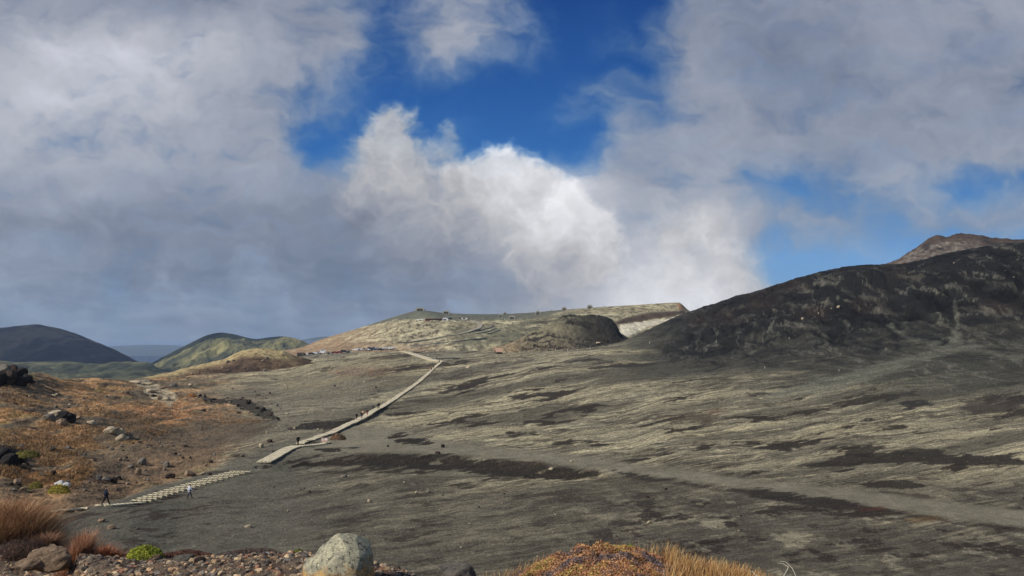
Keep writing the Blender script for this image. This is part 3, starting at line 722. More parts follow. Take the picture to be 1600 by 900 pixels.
# ------------------------------------------------------------------ haze, and unseen clouds added to shade parts of the land
def build_haze():
    mb = MB(); lo = float(G.Z.min())-1; top = 158.0
    lo = min(lo, -400.0)
    mb.box((0, 13500, (lo+top)/2), (62000, 39000, top-lo))
    m = bpy.data.materials.new("thin_haze"); m.use_nodes = True; t = m.node_tree; t.nodes.clear()
    v = t.nodes.new("ShaderNodeVolumePrincipled"); o = t.nodes.new("ShaderNodeOutputMaterial")
    v.inputs["Color"].default_value = (.50, .68, 1.0, 1); v.inputs["Density"].default_value = 5.5e-5; v.inputs["Anisotropy"].default_value = .1
    t.links.new(v.outputs[0], o.inputs["Volume"])
    ob = mb.build("haze", m); tag(ob, "thin blue haze over the far hills and mountains", "haze", kind="stuff")
build_haze()
M['cloud'] = m_plain('shade_cloud', (235, 236, 240), .03, .002, 1.0, 0)
def cloud(label, target, dist, rx, ry, seed):
    """a heap of flattened puffs high up towards the sun, out of view, added to cast shade on the land"""
    rnd = random.Random(seed); c = Vector(target)+SUN_DIR*dist; bm = bmesh.new()
    for k in range(16):
        a = rnd.uniform(0, 6.28); q = rnd.uniform(0, .8); r = rnd.uniform(.28, .5)
        ret = bmesh.ops.create_icosphere(bm, subdivisions=3, radius=1)
        o = Vector((math.cos(a)*q*rx, math.sin(a)*q*ry, rnd.uniform(0, .15)*min(rx, ry)))
        for v in ret['verts']:
            d = v.co*(1+.12*math.sin(v.co.x*9+k)*math.sin(v.co.y*8)*math.cos(v.co.z*7)); v.co = o+Vector((d.x*r*rx, d.y*r*ry, d.z*r*min(rx, ry)*.5))
    me = bpy.data.meshes.new("cloud"); bm.to_mesh(me); bm.free()
    for p in me.polygons: p.use_smooth = True
    me.materials.append(M['cloud']); o = bpy.data.objects.new("cloud", me); COL.objects.link(o); o.location = c
    tag(o, label, "cloud", kind="stuff")
cloud("unseen grey cloud added to shade the far mountain", (-2150, 3450, 60), 3000, 1350, 700, 1)
cloud("small unseen grey cloud added to shade the green hill", (-1450, 2450, 0), 3000, 420, 190, 2)

def put(px, py):
    """first surface the photo's pixel looks at (just below the skyline when the pixel is above it)"""
    for k in range(14):
        h = put1(px, py+k*.6)
        if h is not None: return h
def put1(px, py):
    best = None
    for s in (BK, G, KN, MND, RIM, PK):
        u = float(ray(px, py)[0])
        if u < s.U[0] or u > s.U[-1]: continue
        h = s.hit(px, py, 2 if s is BK else (30 if s is G else 0))
        if s is BK and h is not None and h.y > cy[0]+2: h = None
        if s is G and h is not None and h.y > 1400: h = None
        if h is not None and (best is None or h.y < best.y): best = h
    return best

# ================================================================== objects
RND = random.Random(11); NR = np.random.RandomState(5)
ORD = ["first","second","third","fourth","fifth","sixth","seventh","eighth","ninth","tenth","eleventh","twelfth","thirteenth","fourteenth","fifteenth",
       "sixteenth","seventeenth","eighteenth","nineteenth","twentieth","twenty-first","twenty-second","twenty-third","twenty-fourth"]
def m_board():
    m, t, b = new_mat('weathered_boards'); v = coords(t)
    c = mix(t, lin((218, 207, 178)), lin((176, 164, 136)), remap(t, noise(t, .9, 7, .7, v), .48, .66))
    c = mix(t, c, lin((112, 104, 88)), remap(t, noise(t, 2.4, 6, .7, v), .62, .72))
    w = t.nodes.new("ShaderNodeTexWave"); w.inputs["Scale"].default_value = 1.1; w.inputs["Distortion"].default_value = 1.5; w.bands_direction = 'DIAGONAL'; t.links.new(v, w.inputs[0])
    c = mix(t, c, lin((84, 76, 62)), remap(t, w.outputs["Fac"], .10, .02))
    t.links.new(c, b.inputs["Base Color"]); bump(t, b, noise(t, 5, 5, .6, v), .03); return m
M['board'] = m_board()
M['concrete'] = m_plain('grey_concrete', (150, 148, 140), .2, .8, .95, .2)
M['conc_dark'] = m_plain('dark_concrete', (84, 84, 80), .25, .6, .95, .2)
M['dark'] = m_plain('dark_timber_and_shade', (60, 54, 48), .3, 2, .9, .2)  # timber parts, and painted shade inside openings
M['white'] = m_plain('white_paint', (225, 224, 218), .06, 3, .6, .3)
M['post'] = m_plain('pale_post', (196, 190, 172), .1, 3, .8, .2)
M['redroof'] = m_plain('faded_red_roof', (190, 156, 134), .15, 1.5, .9, .2)
M['pink'] = m_plain('faded_pink_print', (188, 150, 144), .2, 3, .8, .2)
M['asphalt'] = m_plain('grey_asphalt', (112, 114, 112), .12, .6, .95, .2)
M['road'] = m_plain('pale_road', (150, 144, 128), .2, .3, .95, .2)
M['glass'] = m_plain('dark_window_glass', (28, 32, 38), .1, 2, .12, .8)
M['tyre'] = m_plain('black_tyre', (26, 26, 27), .1, 9, .9, .2)
M['skin'] = m_plain('skin', (190, 150, 124), .05, 8, .7, .3)
for k, c in (('w', (232, 233, 234)), ('s', (168, 172, 176)), ('b', (26, 28, 32)), ('n', (36, 48, 92)), ('r', (120, 36, 32)), ('g', (92, 96, 100)), ('l', (96, 120, 160))):
    M['car_'+k] = m_plain('car_paint_'+k, c, .03, 1, .3, .6)
for k, c in (('navy', (44, 52, 70)), ('black', (26, 26, 30)), ('white', (214, 220, 232)), ('grey', (112, 112, 114)), ('jeans', (48, 56, 76)), ('beige', (196, 170, 136)),
             ('brown', (96, 70, 54)), ('red', (150, 50, 46)), ('hair', (30, 24, 22)), ('hat', (196, 186, 172)), ('blue', (60, 84, 130))):
    M['c_'+k] = m_plain('cloth_'+k, c, .15, 14, .9, .2)

# ------------------------------------------------------------------ rocks
def rock_mesh(seed, cuts=9, sub=3, rough=.10):
    rnd = random.Random(seed); bm = bmesh.new(); bmesh.ops.create_icosphere(bm, subdivisions=sub, radius=1)
    pl = []
    for _ in range(cuts):
        d = Vector((rnd.gauss(0, 1), rnd.gauss(0, 1), rnd.gauss(0, .8))).normalized(); pl.append((d, rnd.uniform(.55, .88)))
    for v in bm.verts:
        p = v.co.copy()
        for d, k in pl:
            e = p.dot(d)-k
            if e > 0: p -= d*e*.92
        n = math.sin(p.x*5+seed)*math.sin(p.y*6+seed*2)*math.sin(p.z*7+seed)+.5*math.sin(p.x*13+p.y*11+seed)*math.sin(p.z*12)
        v.co = p*(1+rough*n)
    xs = [v.co for v in bm.verts]
    lo = [min(c[i] for c in xs) for i in range(3)]; hi = [max(c[i] for c in xs) for i in range(3)]
    for v in bm.verts: v.co = Vector(((v.co.x-(lo[0]+hi[0])/2)/(hi[0]-lo[0]), (v.co.y-(lo[1]+hi[1])/2)/(hi[1]-lo[1]), (v.co.z-lo[2])/(hi[2]-lo[2])))
    me = bpy.data.meshes.new("rock"); bm.to_mesh(me); bm.free()
    for p in me.polygons: p.use_smooth = False
    return me
ROCKS = [rock_mesh(s+1, 8+s % 4) for s in range(12)]
def rock_at(px, py, w, h, mat, label, group=None, name="rock", depth=None, seed=None, rz=None, sink=.18, smooth=False):
    """px, py: the middle of its foot; w, h: its size in photo pixels"""
    p = put(px, py)
    if p is None: return None
    s = p.y/FPX
    me = ROCKS[(RND.randrange(12) if seed is None else seed) % 12].copy() if smooth else ROCKS[(RND.randrange(12) if seed is None else seed) % 12]
    o = bpy.data.objects.new(name, me); COL.objects.link(o)
    if not me.materials: me.materials.append(M[mat])
    set_mat(o, M[mat])
    hh = h*s/(1-sink)
    o.scale = (w*s, (depth if depth else (w*.6+h*.5))*s, hh)
    o.location = (p.x, p.y, p.z-hh*sink)
    o.rotation_euler = (RND.uniform(-.08, .08), RND.uniform(-.08, .08), rz if rz is not None else RND.choice((0, math.pi))+RND.uniform(-.3, .3))
    tag(o, label, "rock", group); return o
# the big pale boulder at the lower edge, shaped after the photo's outline
def big_boulder():
    Yc = 8.2; s = Yc/FPX
    out = [(466,925),(470,898),(474,880),(480,872),(492,862),(502,853),(515,844),(528,837),(540,834),(552,833.5),(562,836),(571,842),(577,852),(580,866),(582,884),(583,905),(584,928)]
    pts = [at(x, y, Yc) for x, y in out]
    cx = at(530, 900, Yc); nU, nT = 120, 70; V = []
    L = np.array([(p.x-cx.x, p.z-cx.z) for p in pts]); t0 = np.linspace(0, 1, len(L))
    tq = np.linspace(0, 1, nU); Lx = np.interp(tq, t0, L[:, 0]); Lz = np.interp(tq, t0, L[:, 1])
    for _ in range(1):
        Lx[1:-1] = (Lx[:-2]+2*Lx[1:-1]+Lx[2:])/4; Lz[1:-1] = (Lz[:-2]+2*Lz[1:-1]+Lz[2:])/4
    zb = Lz.min()-.05
    for j in range(nT+1):
        a = math.pi*j/nT                                   # from the front (-Y) over the outline to the back
        k = math.sin(a)**.62 if 0 < j < nT else 0
        y = -math.cos(a)*.36*(1 if a > math.pi/2 else 1.0)
        for i in range(nU):
            V.append([Lx[i]*(.12+.88*k), y, zb+(Lz[i]-zb)*(.10+.90*k)])
    V = np.array(V)
    n1 = fbm(V[:, 0]*3.1+V[:, 1]*2, V[:, 2]*3.3+V[:, 1], 5, 801, .55); n2 = fbm(V[:, 0]*14+V[:, 1]*9, V[:, 2]*14-V[:, 1]*7, 4, 811)
    nr = V-np.array([0, 0, zb+.15]); nr /= np.linalg.norm(nr, axis=1)[:, None]+1e-6
    V = V+nr*(n1*.075+n2*.012)[:, None]
    rs = np.random.RandomState(4); cen = np.array([0, 0, zb+.28]); W_ = V-cen
    for _ in range(16):
        d = rs.randn(3); d[2] = abs(d[2])*.7; d[1] = -abs(d[1]) if rs.rand() < .75 else d[1]; d /= np.linalg.norm(d); pr = W_@d; k_ = pr.max()*rs.uniform(.86, .95)
        e = pr-k_; W_ = W_-np.where(e > 0, e, 0)[:, None]*d*.85
    V = W_+cen
    i = np.arange((nT+1)*nU).reshape(nT+1, nU)
    F = np.stack([i[:-1, :-1], i[:-1, 1:], i[1:, 1:], i[1:, :-1]], -1).reshape(-1, 4)
    m, t, b = new_mat("speckled_boulder"); v = coords(t)
    c = mix(t, lin((186, 180, 152)), lin((134, 132, 118)), remap(t, noise(t, 5, 6, .65, v), .4, .62))
    c = mix(t, c, lin((84, 82, 76)), remap(t, noise(t, 26, 5, .75, v), .53, .60))
    c = mix(t, c, lin((222, 214, 180)), remap(t, noise(t, 34, 4, .7, v), .58, .66))
    c = mix(t, c, lin((76, 72, 66)), remap(t, noise(t, 9, 7, .72, v), .60, .66))
    sep = t.nodes.new("ShaderNodeSeparateXYZ"); t.links.new(v, sep.inputs[0])
    ad = t.nodes.new("ShaderNodeMath"); ad.operation = 'ADD'; t.links.new(sep.outputs[2], ad.inputs[0]); t.links.new(remap(t, noise(t, 7, 6, .7, v), .3, .7, -.14, .14), ad.inputs[1])
    rust = mix(t, lin((196, 156, 92)), lin((128, 88, 58)), remap(t, noise(t, 11, 6, .7, v), .42, .6))
    c = mix(t, c, rust, remap(t, ad.outputs[0], .17, .05, 0, .85))
    t.links.new(c, b.inputs["Base Color"]); bump(t, b, noise(t, 30, 8, .75, v), .02)
    o = fast_mesh("boulder", V, F[:, ::-1], m, smooth=True); o.location = cx
    tag(o, "large pale speckled boulder with rust stains at the bottom edge", "boulder")
big_boulder()
def near_rock(px, py, w, h, Y, mat, label, seed, depth=None, smooth=True):
    s = Y/FPX; c = at(px, py, Y); me = ROCKS[seed].copy()
    bm = bmesh.new(); bm.from_mesh(me); bmesh.ops.subdivide_edges(bm, edges=bm.edges, cuts=1, use_grid_fill=True, smooth=.6)
    for v in bm.verts:
        v.co *= 1+.05*math.sin(v.co.x*17+seed)*math.sin(v.co.y*19)*math.cos(v.co.z*15)
    bm.to_mesh(me); bm.free()
    if not me.materials: me.materials.append(M[mat])
    o = bpy.data.objects.new("rock", me); COL.objects.link(o); set_mat(o, M[mat])
    o.scale = (w*s, (depth or w*.8)*s, h*s*1.3); o.location = (c.x, c.y, c.z-h*s*.3); o.rotation_euler = (0, 0, .2)
    tag(o, label, "rock")
near_rock(713, 912, 62, 30, 8.4, 'rock_grey', "pointed grey rock at the bottom edge right of the large boulder", 4)
near_rock(78, 884, 66, 30, 11.5, 'rock_tan', "broad tan rock lying on the gravel at the lower left", 2)
near_rock(48, 886, 44, 16, 11.3, 'rock_tan', "low flat tan rock leaning against the broad tan rock", 6)
near_rock(242, 878, 22, 12, 10.2, 'rock_tan', "small brown rock below the yellow green cushion plant", 8)
near_rock(286, 877, 30, 11, 10.0, 'rock_grey', "rounded dark grey rock half buried in the foreground gravel", 9)
near_rock(312, 880, 18, 9, 9.8, 'rock_dark', "dark stone beside the rounded grey rock in the gravel", 1)
NAMED = [
 (14,600,30,22,'rock_dark',"largest block low in the skyline lava outcrop at the left edge"),
 (4,584,26,20,'rock_grey',"sunlit brown block at the far left of the skyline outcrop"),
 (20,580,20,16,'rock_dark',"weathered block on top of the skyline outcrop"),
 (32,590,18,16,'rock_black',"black block on the right shoulder of the skyline outcrop"),
 (40,598,18,14,'rock_black',"black block at the right foot of the skyline outcrop"),
 (30,602,20,14,'rock_black',"shaded black block under the right shoulder of the skyline outcrop"),
 (50,600,10,7,'rock_dark',"last small block at the right end of the skyline outcrop"),
 (10,572,14,9,'rock_grey',"small greyish block crowning the skyline outcrop"),
 (28,574,10,7,'rock_dark',"small dark block crowning the skyline outcrop"),
 (-6,604,30,26,'rock_black',"black block cut by the left picture edge below the skyline"),
 (88,654,24,13,'rock_pale',"pale flat stone on top of the dark rock pile"),
 (78,657,20,11,'rock_grey',"grey stone at the left end of the dark rock pile"),
 (100,657,26,15,'rock_black',"black rock in the middle of the dark rock pile"),
 (111,660,16,16,'rock_black',"black rock at the right end of the dark rock pile"),
 (96,664,17,10,'rock_tan',"tan block in front of the dark rock pile"),
 (123,655,8,6,'rock_tan',"small tan stone just right of the dark rock pile"),
 (143,664,16,7,'rock_pale',"pale smooth stone on the slope left of the pale slabs"),
 (172,678,24,12,'rock_pale',"largest pale slab among the slabs below the grassy slope"),
 (188,679,14,10,'rock_pale',"right pale slab behind the front slab"),
 (188,689,18,11,'rock_pale',"front pale slab nearest the gravel"),
 (198,688,10,6,'rock_grey',"small grey stone right of the pale slabs"),
 (15,726,24,18,'rock_black',"black block in the shaded hollow at the left edge"),
 (30,722,20,16,'rock_dark',"dark block leaning in the shaded hollow"),
 (5,716,18,16,'rock_black',"black rock at the upper end of the shaded hollow"),
 (27,756,14,8,'rock_tan',"tan rock below the shaded hollow"),
 (96,758,10,8,'rock_white',"crumpled white stone beside the lower end of the walkway"),
 (104,762,12,9,'rock_white',"larger white stone beside the lower end of the walkway"),
 (89,759,8,6,'rock_white',"leftmost small white stone near the lower end of the walkway"),
 (222,725,12,10,'rock_grey',"blocky grey boulder standing alone above the scree"),
 (216,741,9,10,'rock_tan',"upright tan boulder in the scree"),
 (204,731,10,5,'rock_grey',"flat grey stone in the scree"),
 (154,751,11,10,'rock_grey',"left grey boulder of the scree cluster"),
 (166,752,13,8,'rock_grey',"middle grey boulder of the scree cluster"),
 (178,754,10,9,'rock_dark',"right dark boulder of the scree cluster"),
 (186,749,7,6,'rock_black',"black stone casting a shadow beside the scree cluster"),
 (260,729,10,8,'rock_grey',"rounded grey boulder on the sand above the log steps"),
 (266,747,16,8,'rock_dark',"dark low boulder on the sand near the log steps"),
 (294,743,14,8,'rock_tan',"brown boulder on the sand near the upper log steps"),
 (303,744,7,5,'rock_dark',"dark stone touching the brown boulder by the steps"),
 (317,742,8,4,'rock_pale',"pale stone right of the brown boulder by the steps"),
 (328,742,7,4,'rock_dark',"dark flat stone right of the pale stone by the steps"),
 (158,815,11,5,'rock_tan',"tan stone on the sand below the lower walkway"),
 (174,826,12,6,'rock_tan',"brown stone on the sand below the tan stone"),
 (214,827,5,3,'rock_grey',"small grey stone on the dark sand at lower left"),
 (388,824,12,5,'rock_pale',"pale flat stone on the dark sand at lower centre left"),
 (408,699,7,7,'rock_pale',"pale standing stone left of the lone walker"),
 (421,691,9,5,'rock_dark',"dark stone left of the lone walker"),
 (424,705,7,4,'rock_grey',"grey stone on the sand below the standing stone"),
 (379,714,8,5,'rock_grey',"grey stone on the sand above the boardwalk end"),
 (483,770,6,4,'rock_dark',"small dark stone alone on the grey sand"),
 (537,746,11,5,'rock_grey',"grey stone below the dark scoria bank"),
 (577,785,7,5,'rock_pale',"round pale stone on the sand above the large boulder"),
 (669,770,7,5,'rock_grey',"grey stone beside the pale sediment patch"),
 (651,771,6,4,'rock_pale',"pale stone left of the sediment patch"),
 (450,799,4,3,'rock_pale',"tiny white stone on the sand left of the large boulder"),
 (684,709,9,4,'rock_dark',"dark flat stone on the ash track"),
 (692,699,6,5,'rock_black',"small black boulder on the ash track"),
 (606,698,4,3,'rock_dark',"tiny dark stone near the start of the ash track"),
 (893,722,5,3,'rock_pale',"pale stone on the smooth ash track"),
 (861,734,8,4,'rock_pale',"pale stone on the black bank below the track"),
 (1014,818,8,5,'rock_pale',"pale stone on the mottled ground at lower right"),
 (1012,778,7,4,'rock_dark',"dark stone on the mottled ground below the track"),
 (1040,765,5,3,'rock_dark',"small dark stone below the track"),
 (1310,481,5,4,'rock_pale',"white rock on the dark ridge"),
 (1254,499,4,3,'rock_pale',"pale stone among the small stones on the dark ridge"),
 (935,537,8,3,'rock_pale',"long pale slab at the foot of the dark mound"),
 (732,575,9,4,'rock_pale',"pale rock pile right of the boardwalk top"),
 (497,672,4,3,'rock_pale',"tiny pale stone inside the dark sand patch"),
 (213,598,20,4,'rock_pale',"long pale slab at the upper end of the white outcrop"),
 (236,612,24,5,'rock_pale',"second pale slab of the white outcrop"),
 (228,602,26,4.5,'rock_pale',"sloping pale slab on the white outcrop crest"),
 (249,624,9,6,'rock_tan',"broken tan block at the lower end of the white outcrop"),
 (262,626,11,6,'rock_pale',"pale broken block at the foot of the white outcrop"),
 (240,620,10,4,'rock_black',"black block under the white outcrop"),
 (254,607,16,4,'rock_tan',"tan slab behind the white outcrop"),
 (271,604,14,6,'rock_grey',"grey dome shaped rock right of the white outcrop"),
 (297,604,8,5,'rock_pale',"cream rock below the brown knoll"),
 (320,621,6,2.5,'rock_black',"black rock left in the line above the sand"),
 (334,625,8,3,'rock_black',"second black rock of the line above the sand"),
 (388,631,8,4,'rock_black',"black rock in the middle of the line above the sand"),
 (411,642,9,6,'rock_black',"largest black rock at the right end of the line"),
 (421,650,8,4,'rock_dark',"dark rock at the lower right end of the line"),
 (401,639,7,4,'rock_dark',"dark rock beside the largest black rock of the line"),
 (373,646,8,3,'rock_dark',"dark rock under the grassy bank"),
 (318,642,8,3,'rock_dark',"dark rock in the grass below the white outcrop"),
]
M['rock_white'] = m_rock('white_rock', (214, 214, 210), (184, 186, 186), (150, 150, 150))
for (px_, py_, w_, h_, m_, lab) in NAMED: rock_at(px_, py_, w_, h_, m_, lab)
def in_poly(x, y, P):
    c = False; n = len(P)
    for k in range(n):
        (ax, ay), (bx, by) = P[k], P[(k+1) % n]
        if (ay > y) != (by > y) and x < (bx-ax)*(y-ay)/(by-ay)+ax: c = not c
    return c
def rand_in(P):
    xs = [p[0] for p in P]; ys = [p[1] for p in P]
    while True:
        x, y = RND.uniform(min(xs), max(xs)), RND.uniform(min(ys), max(ys))
        if in_poly(x, y, P): return x, y
# countable smaller stones: look-alikes, spread in the groups the photo shows
for poly, cnt, (s0, s1), mats, lab, grp in (
    ([(120,700),(240,690),(345,700),(330,730),(230,752),(130,775),(100,760)], 56, (2.5, 7), ['rock_grey','rock_tan','rock_grey','rock_dark'], "scree stone above the log steps", "scree stones on the lower left slope"),
    ([(0,690),(120,690),(150,750),(80,770),(20,770)], 24, (4, 10), ['rock_dark','rock_grey','rock_tan'], "stone in the grass at left edge", "stones among the grass at the left edge"),
    ([(340,610),(560,590),(640,600),(560,640),(480,690),(400,690),(440,650)], 34, (2.2, 4.2), ['rock_pale','rock_grey','rock_pale','rock_dark'], "pebble on the plain left of the boardwalk", "pale stones on the pebbly plain"),
    ([(30,612),(200,600),(200,640),(60,640)], 16, (3, 6), ['rock_grey','rock_pale','rock_dark'], "stone on the upper grassy slope", "stones on the upper grassy slope"),
    ([(420,740),(640,745),(1180,790),(1180,850),(700,880),(600,830),(420,810)], 28, (2, 3.6), ['rock_pale','rock_pale','rock_grey','rock_dark'], "pebble on the sand below the track", "tiny stones on the dark sand"),
    ([(1230,486),(1320,470),(1330,490),(1240,504)], 10, (1.2, 2.2), ['rock_grey','rock_pale'], "stone in the cluster on the ridge", "white stones on the dark ridge"),
    ([(1460,380),(1600,400),(1600,460),(1500,440)], 14, (1.2, 2.6), ['rock_pale','rock_grey'], "stone high on the right ridge", "pale stones high on the ridge"),
    ([(240,600),(300,592),(420,580),(460,556),(400,552),(330,570)], 14, (3, 6), ['rock_tan','rock_grey','rock_pale'], "rock on the brown knoll", "rocks on the brown knoll"),
    ([(306,618),(385,622),(436,645),(436,660),(400,652),(365,636),(310,628)], 30, (2.5, 6), ['rock_black','rock_dark','rock_black','rock_grey'], "block of the rubble line above the sand", "dark rubble blocks above the sand"),
    ([(800,548),(960,530),(960,541),(830,552)], 16, (2, 4), ['rock_tan','rock_dark','rock_grey'], "block at the ash mound foot", "blocks at the foot of the ash mound")):
    for _ in range(cnt):
        x, y = rand_in(poly); s_ = RND.uniform(s0, s1)**1.0
        m_ = RND.choice(mats); xs_ = [p_[0] for p_ in poly]; ys_ = [p_[1] for p_ in poly]
        tx = (x-min(xs_))/(max(xs_)-min(xs_)); ty = (y-min(ys_))/(max(ys_)-min(ys_))
        tone = {'rock_pale': 'pale', 'rock_grey': 'grey', 'rock_dark': 'dark brown', 'rock_tan': 'tan', 'rock_black': 'black'}[m_]
        rock_at(x, y, s_, s_*RND.uniform(.45, .8), m_, "%s %s %s, %s %s part" % ("larger" if s_ > (s0+s1)/2 else "small", tone, lab, ("upper" if ty < .5 else "lower"), ("left", "centre left", "centre right", "right")[min(3, int(tx*4))]), grp)

# ------------------------------------------------------------------ gravel: uncountable, one object each
def ico(sub):
    bm = bmesh.new(); bmesh.ops.create_icosphere(bm, subdivisions=sub, radius=1)
    v = np.array([tuple(x.co) for x in bm.verts]); f = np.array([[y.index for y in x.verts] for x in bm.faces]); bm.free(); return v, f
def gravel(name, label, P, S, Cc, sub, kind_name="gravel"):
    v, f = ico(sub); nv = len(v); N = len(P); var = []
    for k in range(14):
        r = NR.randn(7, 3); r /= np.linalg.norm(r, axis=1)[:, None]; w = v.copy()
        for d in r:
            e = w@d-.6; w = w-np.where(e > 0, e, 0)[:, None]*d*.95
        var.append(w*(1+.08*NR.randn(nv, 1))*np.array([1, NR.uniform(.6, 1), NR.uniform(.45, .85)]))
    var = np.array(var); idx = NR.randint(0, 14, N); a = NR.rand(N)*6.28
    W = var[idx]; ca, sa = np.cos(a)[:, None], np.sin(a)[:, None]
    X_ = W[:, :, 0]*ca-W[:, :, 1]*sa; Y_ = W[:, :, 0]*sa+W[:, :, 1]*ca
    V = np.stack([X_, Y_, W[:, :, 2]], -1)*S[:, None, None]+P[:, None, :]
    F = (f[None]+(np.arange(N)*nv)[:, None, None]).reshape(-1, 3)
    o = fast_mesh(name, V.reshape(-1, 3), F, M['stone'], np.repeat(to_lin(np.clip(Cc, 8, 245))*ALB, nv, axis=0))
    tag(o, label, "gravel", kind="stuff")
def pick(n, pal, w=None):
    pal = np.array(pal, float); return pal[NR.choice(len(pal), n, p=w)]*(1+.12*NR.randn(n, 1))
P, S = [], []
for _ in range(9000):
    x = RND.uniform(-120, 700); yb = np.interp(x, px, cr)
    Yq = np.interp(x, px, cy)*RND.uniform(.62, 1.03)*(1 if x > 120 else RND.uniform(.6, 1))
    X_ = float(ray(x, 880)[0])*Yq; P.append((X_, Yq, BK.z(X_, Yq))); S.append(.012+.05*RND.random()**3.2*(1 if x > 150 else 1.5))
gravel("gravel", "loose brown and orange volcanic gravel in the foreground", np.array(P), np.array(S),
       pick(len(P), [(156,130,102),(124,112,98),(82,72,66),(178,156,126),(138,100,80),(110,104,98)], [.18,.26,.24,.1,.1,.12]), 2)
P, S, Q = [], [], []
for poly, n_, pal in (([(90,765),(150,715),(240,688),(350,690),(345,715),(260,745),(170,775),(120,782)], 5200, 0), ([(0,600),(210,600),(420,660),(340,690),(220,690),(100,700),(0,700)], 2600, 0),
                      ([(330,605),(470,575),(620,570),(600,610),(500,680),(400,700),(430,660)], 4200, 1), ([(420,750),(1150,770),(1150,860),(650,890),(600,830),(420,810)], 2500, 1), ([(600,610),(1000,590),(1600,600),(1600,870),(1200,890),(900,850),(600,830)], 6500, 1), ([(0,700),(90,700),(120,760),(0,770)], 1500, 0)):
    for _ in range(n_):
        x, y = rand_in(poly); h = G.hit(x, y, 30)
        if h is None or h.y > 700: continue
        P.append(tuple(h)); S.append(h.y/FPX*RND.uniform(.35, 1.0)*(1.15 if pal == 0 else .8)); Q.append(pal)
Q = np.array(Q); c_ = np.where((Q == 0)[:, None], pick(len(Q), [(122,104,84),(96,84,72),(66,56,50),(146,128,104),(110,104,96)]), pick(len(Q), [(148,142,124),(100,96,88),(172,166,146),(70,64,58)]))
gravel("scree", "fine scree and pebbles spread over the slope and plain", np.array(P), np.array(S), c_, 1)

# ------------------------------------------------------------------ grass and low shrubs
def blades(base, hgt, wid, lean, col_a, col_b, bend=.35, segs=3):
    """tapered, bent blades from the points of base (N,3)"""
    N = len(base); a = NR.rand(N)*6.28; la = NR.rand(N)*6.28
    l = lean*(.3+NR.rand(N)); dx = np.cos(la)*l+.12; dy = np.sin(la)*l
    wx, wy = np.cos(a)*wid/2, np.sin(a)*wid/2; V = np.zeros((N, (segs+1)*2, 3)); Cc = np.zeros((N, (segs+1)*2, 3))
    for k in range(segs+1):
        t = k/segs; ww = (1-t)**.7+.08
        cx = base[:, 0]+dx*hgt*t**1.6*(1+bend); cy_ = base[:, 1]+dy*hgt*t**1.6*(1+bend); cz = base[:, 2]+hgt*(t-.18*t*t*l)
        V[:, 2*k] = np.stack([cx-wx*ww, cy_-wy*ww, cz], -1); V[:, 2*k+1] = np.stack([cx+wx*ww, cy_+wy*ww, cz], -1)
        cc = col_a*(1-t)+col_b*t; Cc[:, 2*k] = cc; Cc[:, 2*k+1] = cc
    f = np.array([[2*k, 2*k+1, 2*k+3, 2*k+2] for k in range(segs)])
    F = (f[None]+(np.arange(N)*(segs+1)*2)[:, None, None]).reshape(-1, 4)
    return V.reshape(-1, 3), F, Cc.reshape(-1, 3)
def grass_obj(name, label, cat, base, hgt, wid, lean, pa, pb, kind=None, group=None, segs=3):
    base = np.asarray(base, float); N = len(base)
    V, F, Cc = blades(base, hgt, wid, lean, pick(N, pa), pick(N, pb), segs=segs)
    org = Vector(base.mean(0)); org.z = base[:, 2].min(); V = V-np.array(org)
    o = fast_mesh(name, V, F, M['leaf'], to_lin(np.clip(Cc, 8, 245))*ALB); o.location = org
    tag(o, label, cat, group, kind); return o
ORG = [(150,96,62),(128,84,56),(168,116,72)]; ORT = [(190,140,92),(170,112,72),(204,166,112)]
# grass over the left slope, seen as one mass
B, Hh = [], []
GP = [(-60,590),(40,590),(200,596),(300,622),(420,652),(410,664),(300,660),(230,690),(110,712),(0,690),(-60,690)]
GP2 = [(-40,690),(120,690),(150,735),(110,765),(40,765),(-40,730)]
for poly, n_ in ((GP, 9000), (GP2, 3500)):
    for _ in range(n_):
        x, y = rand_in(poly); h = G.hit(x, y, 30)
        if h is None or h.y > 420: continue
        if float(fbm(h.x/11, h.y/20, 5, 281, .6))+.25*float(fbm(h.x/3.5, h.y/6, 5, 291, .6)) < -.06: continue
        for _k in range(5):
            B.append((h.x+RND.gauss(0, .3), h.y+RND.gauss(0, .3), h.z-.02)); Hh.append(RND.uniform(.12, .42))
Hh = np.array(Hh); Bn = np.array(B)
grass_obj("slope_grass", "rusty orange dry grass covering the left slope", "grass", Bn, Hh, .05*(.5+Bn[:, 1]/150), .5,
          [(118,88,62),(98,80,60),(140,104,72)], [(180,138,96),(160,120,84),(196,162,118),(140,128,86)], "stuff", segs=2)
def clump(name, label, cat, cx_, py_, w, Y0, N, h0, h1, wid, lean, pa, pb, deep=.5, surf=None, group=None):
    """a tuft: cx_, py_ and w in photo pixels for its foot, at distance Y0"""
    s = Y0/FPX; c = at(cx_, py_, Y0); b = []; hh = []; cen = []
    for _ in range(max(12, N//130)):
        a = RND.uniform(0, 6.28); q = math.sqrt(RND.random())*.5; cen.append((c.x+math.cos(a)*q*w*s, c.y+math.sin(a)*q*w*s*deep, q, RND.uniform(.7, 1.1)))
    for _ in range(N):
        ex, ey, q, hk = RND.choice(cen); x = ex+RND.gauss(0, w*s*.028); y = ey+RND.gauss(0, w*s*.028)
        z = surf(x, y) if surf else c.z
        b.append((x, y, z-.01)); hh.append(RND.uniform(h0, h1)*hk*(1-1.3*q*q)*(Y0/FPX))
    return grass_obj(name, label, cat, b, np.array(hh), wid, lean, pa, pb, group=group)
bz = lambda x, y: BK.z(x, y)
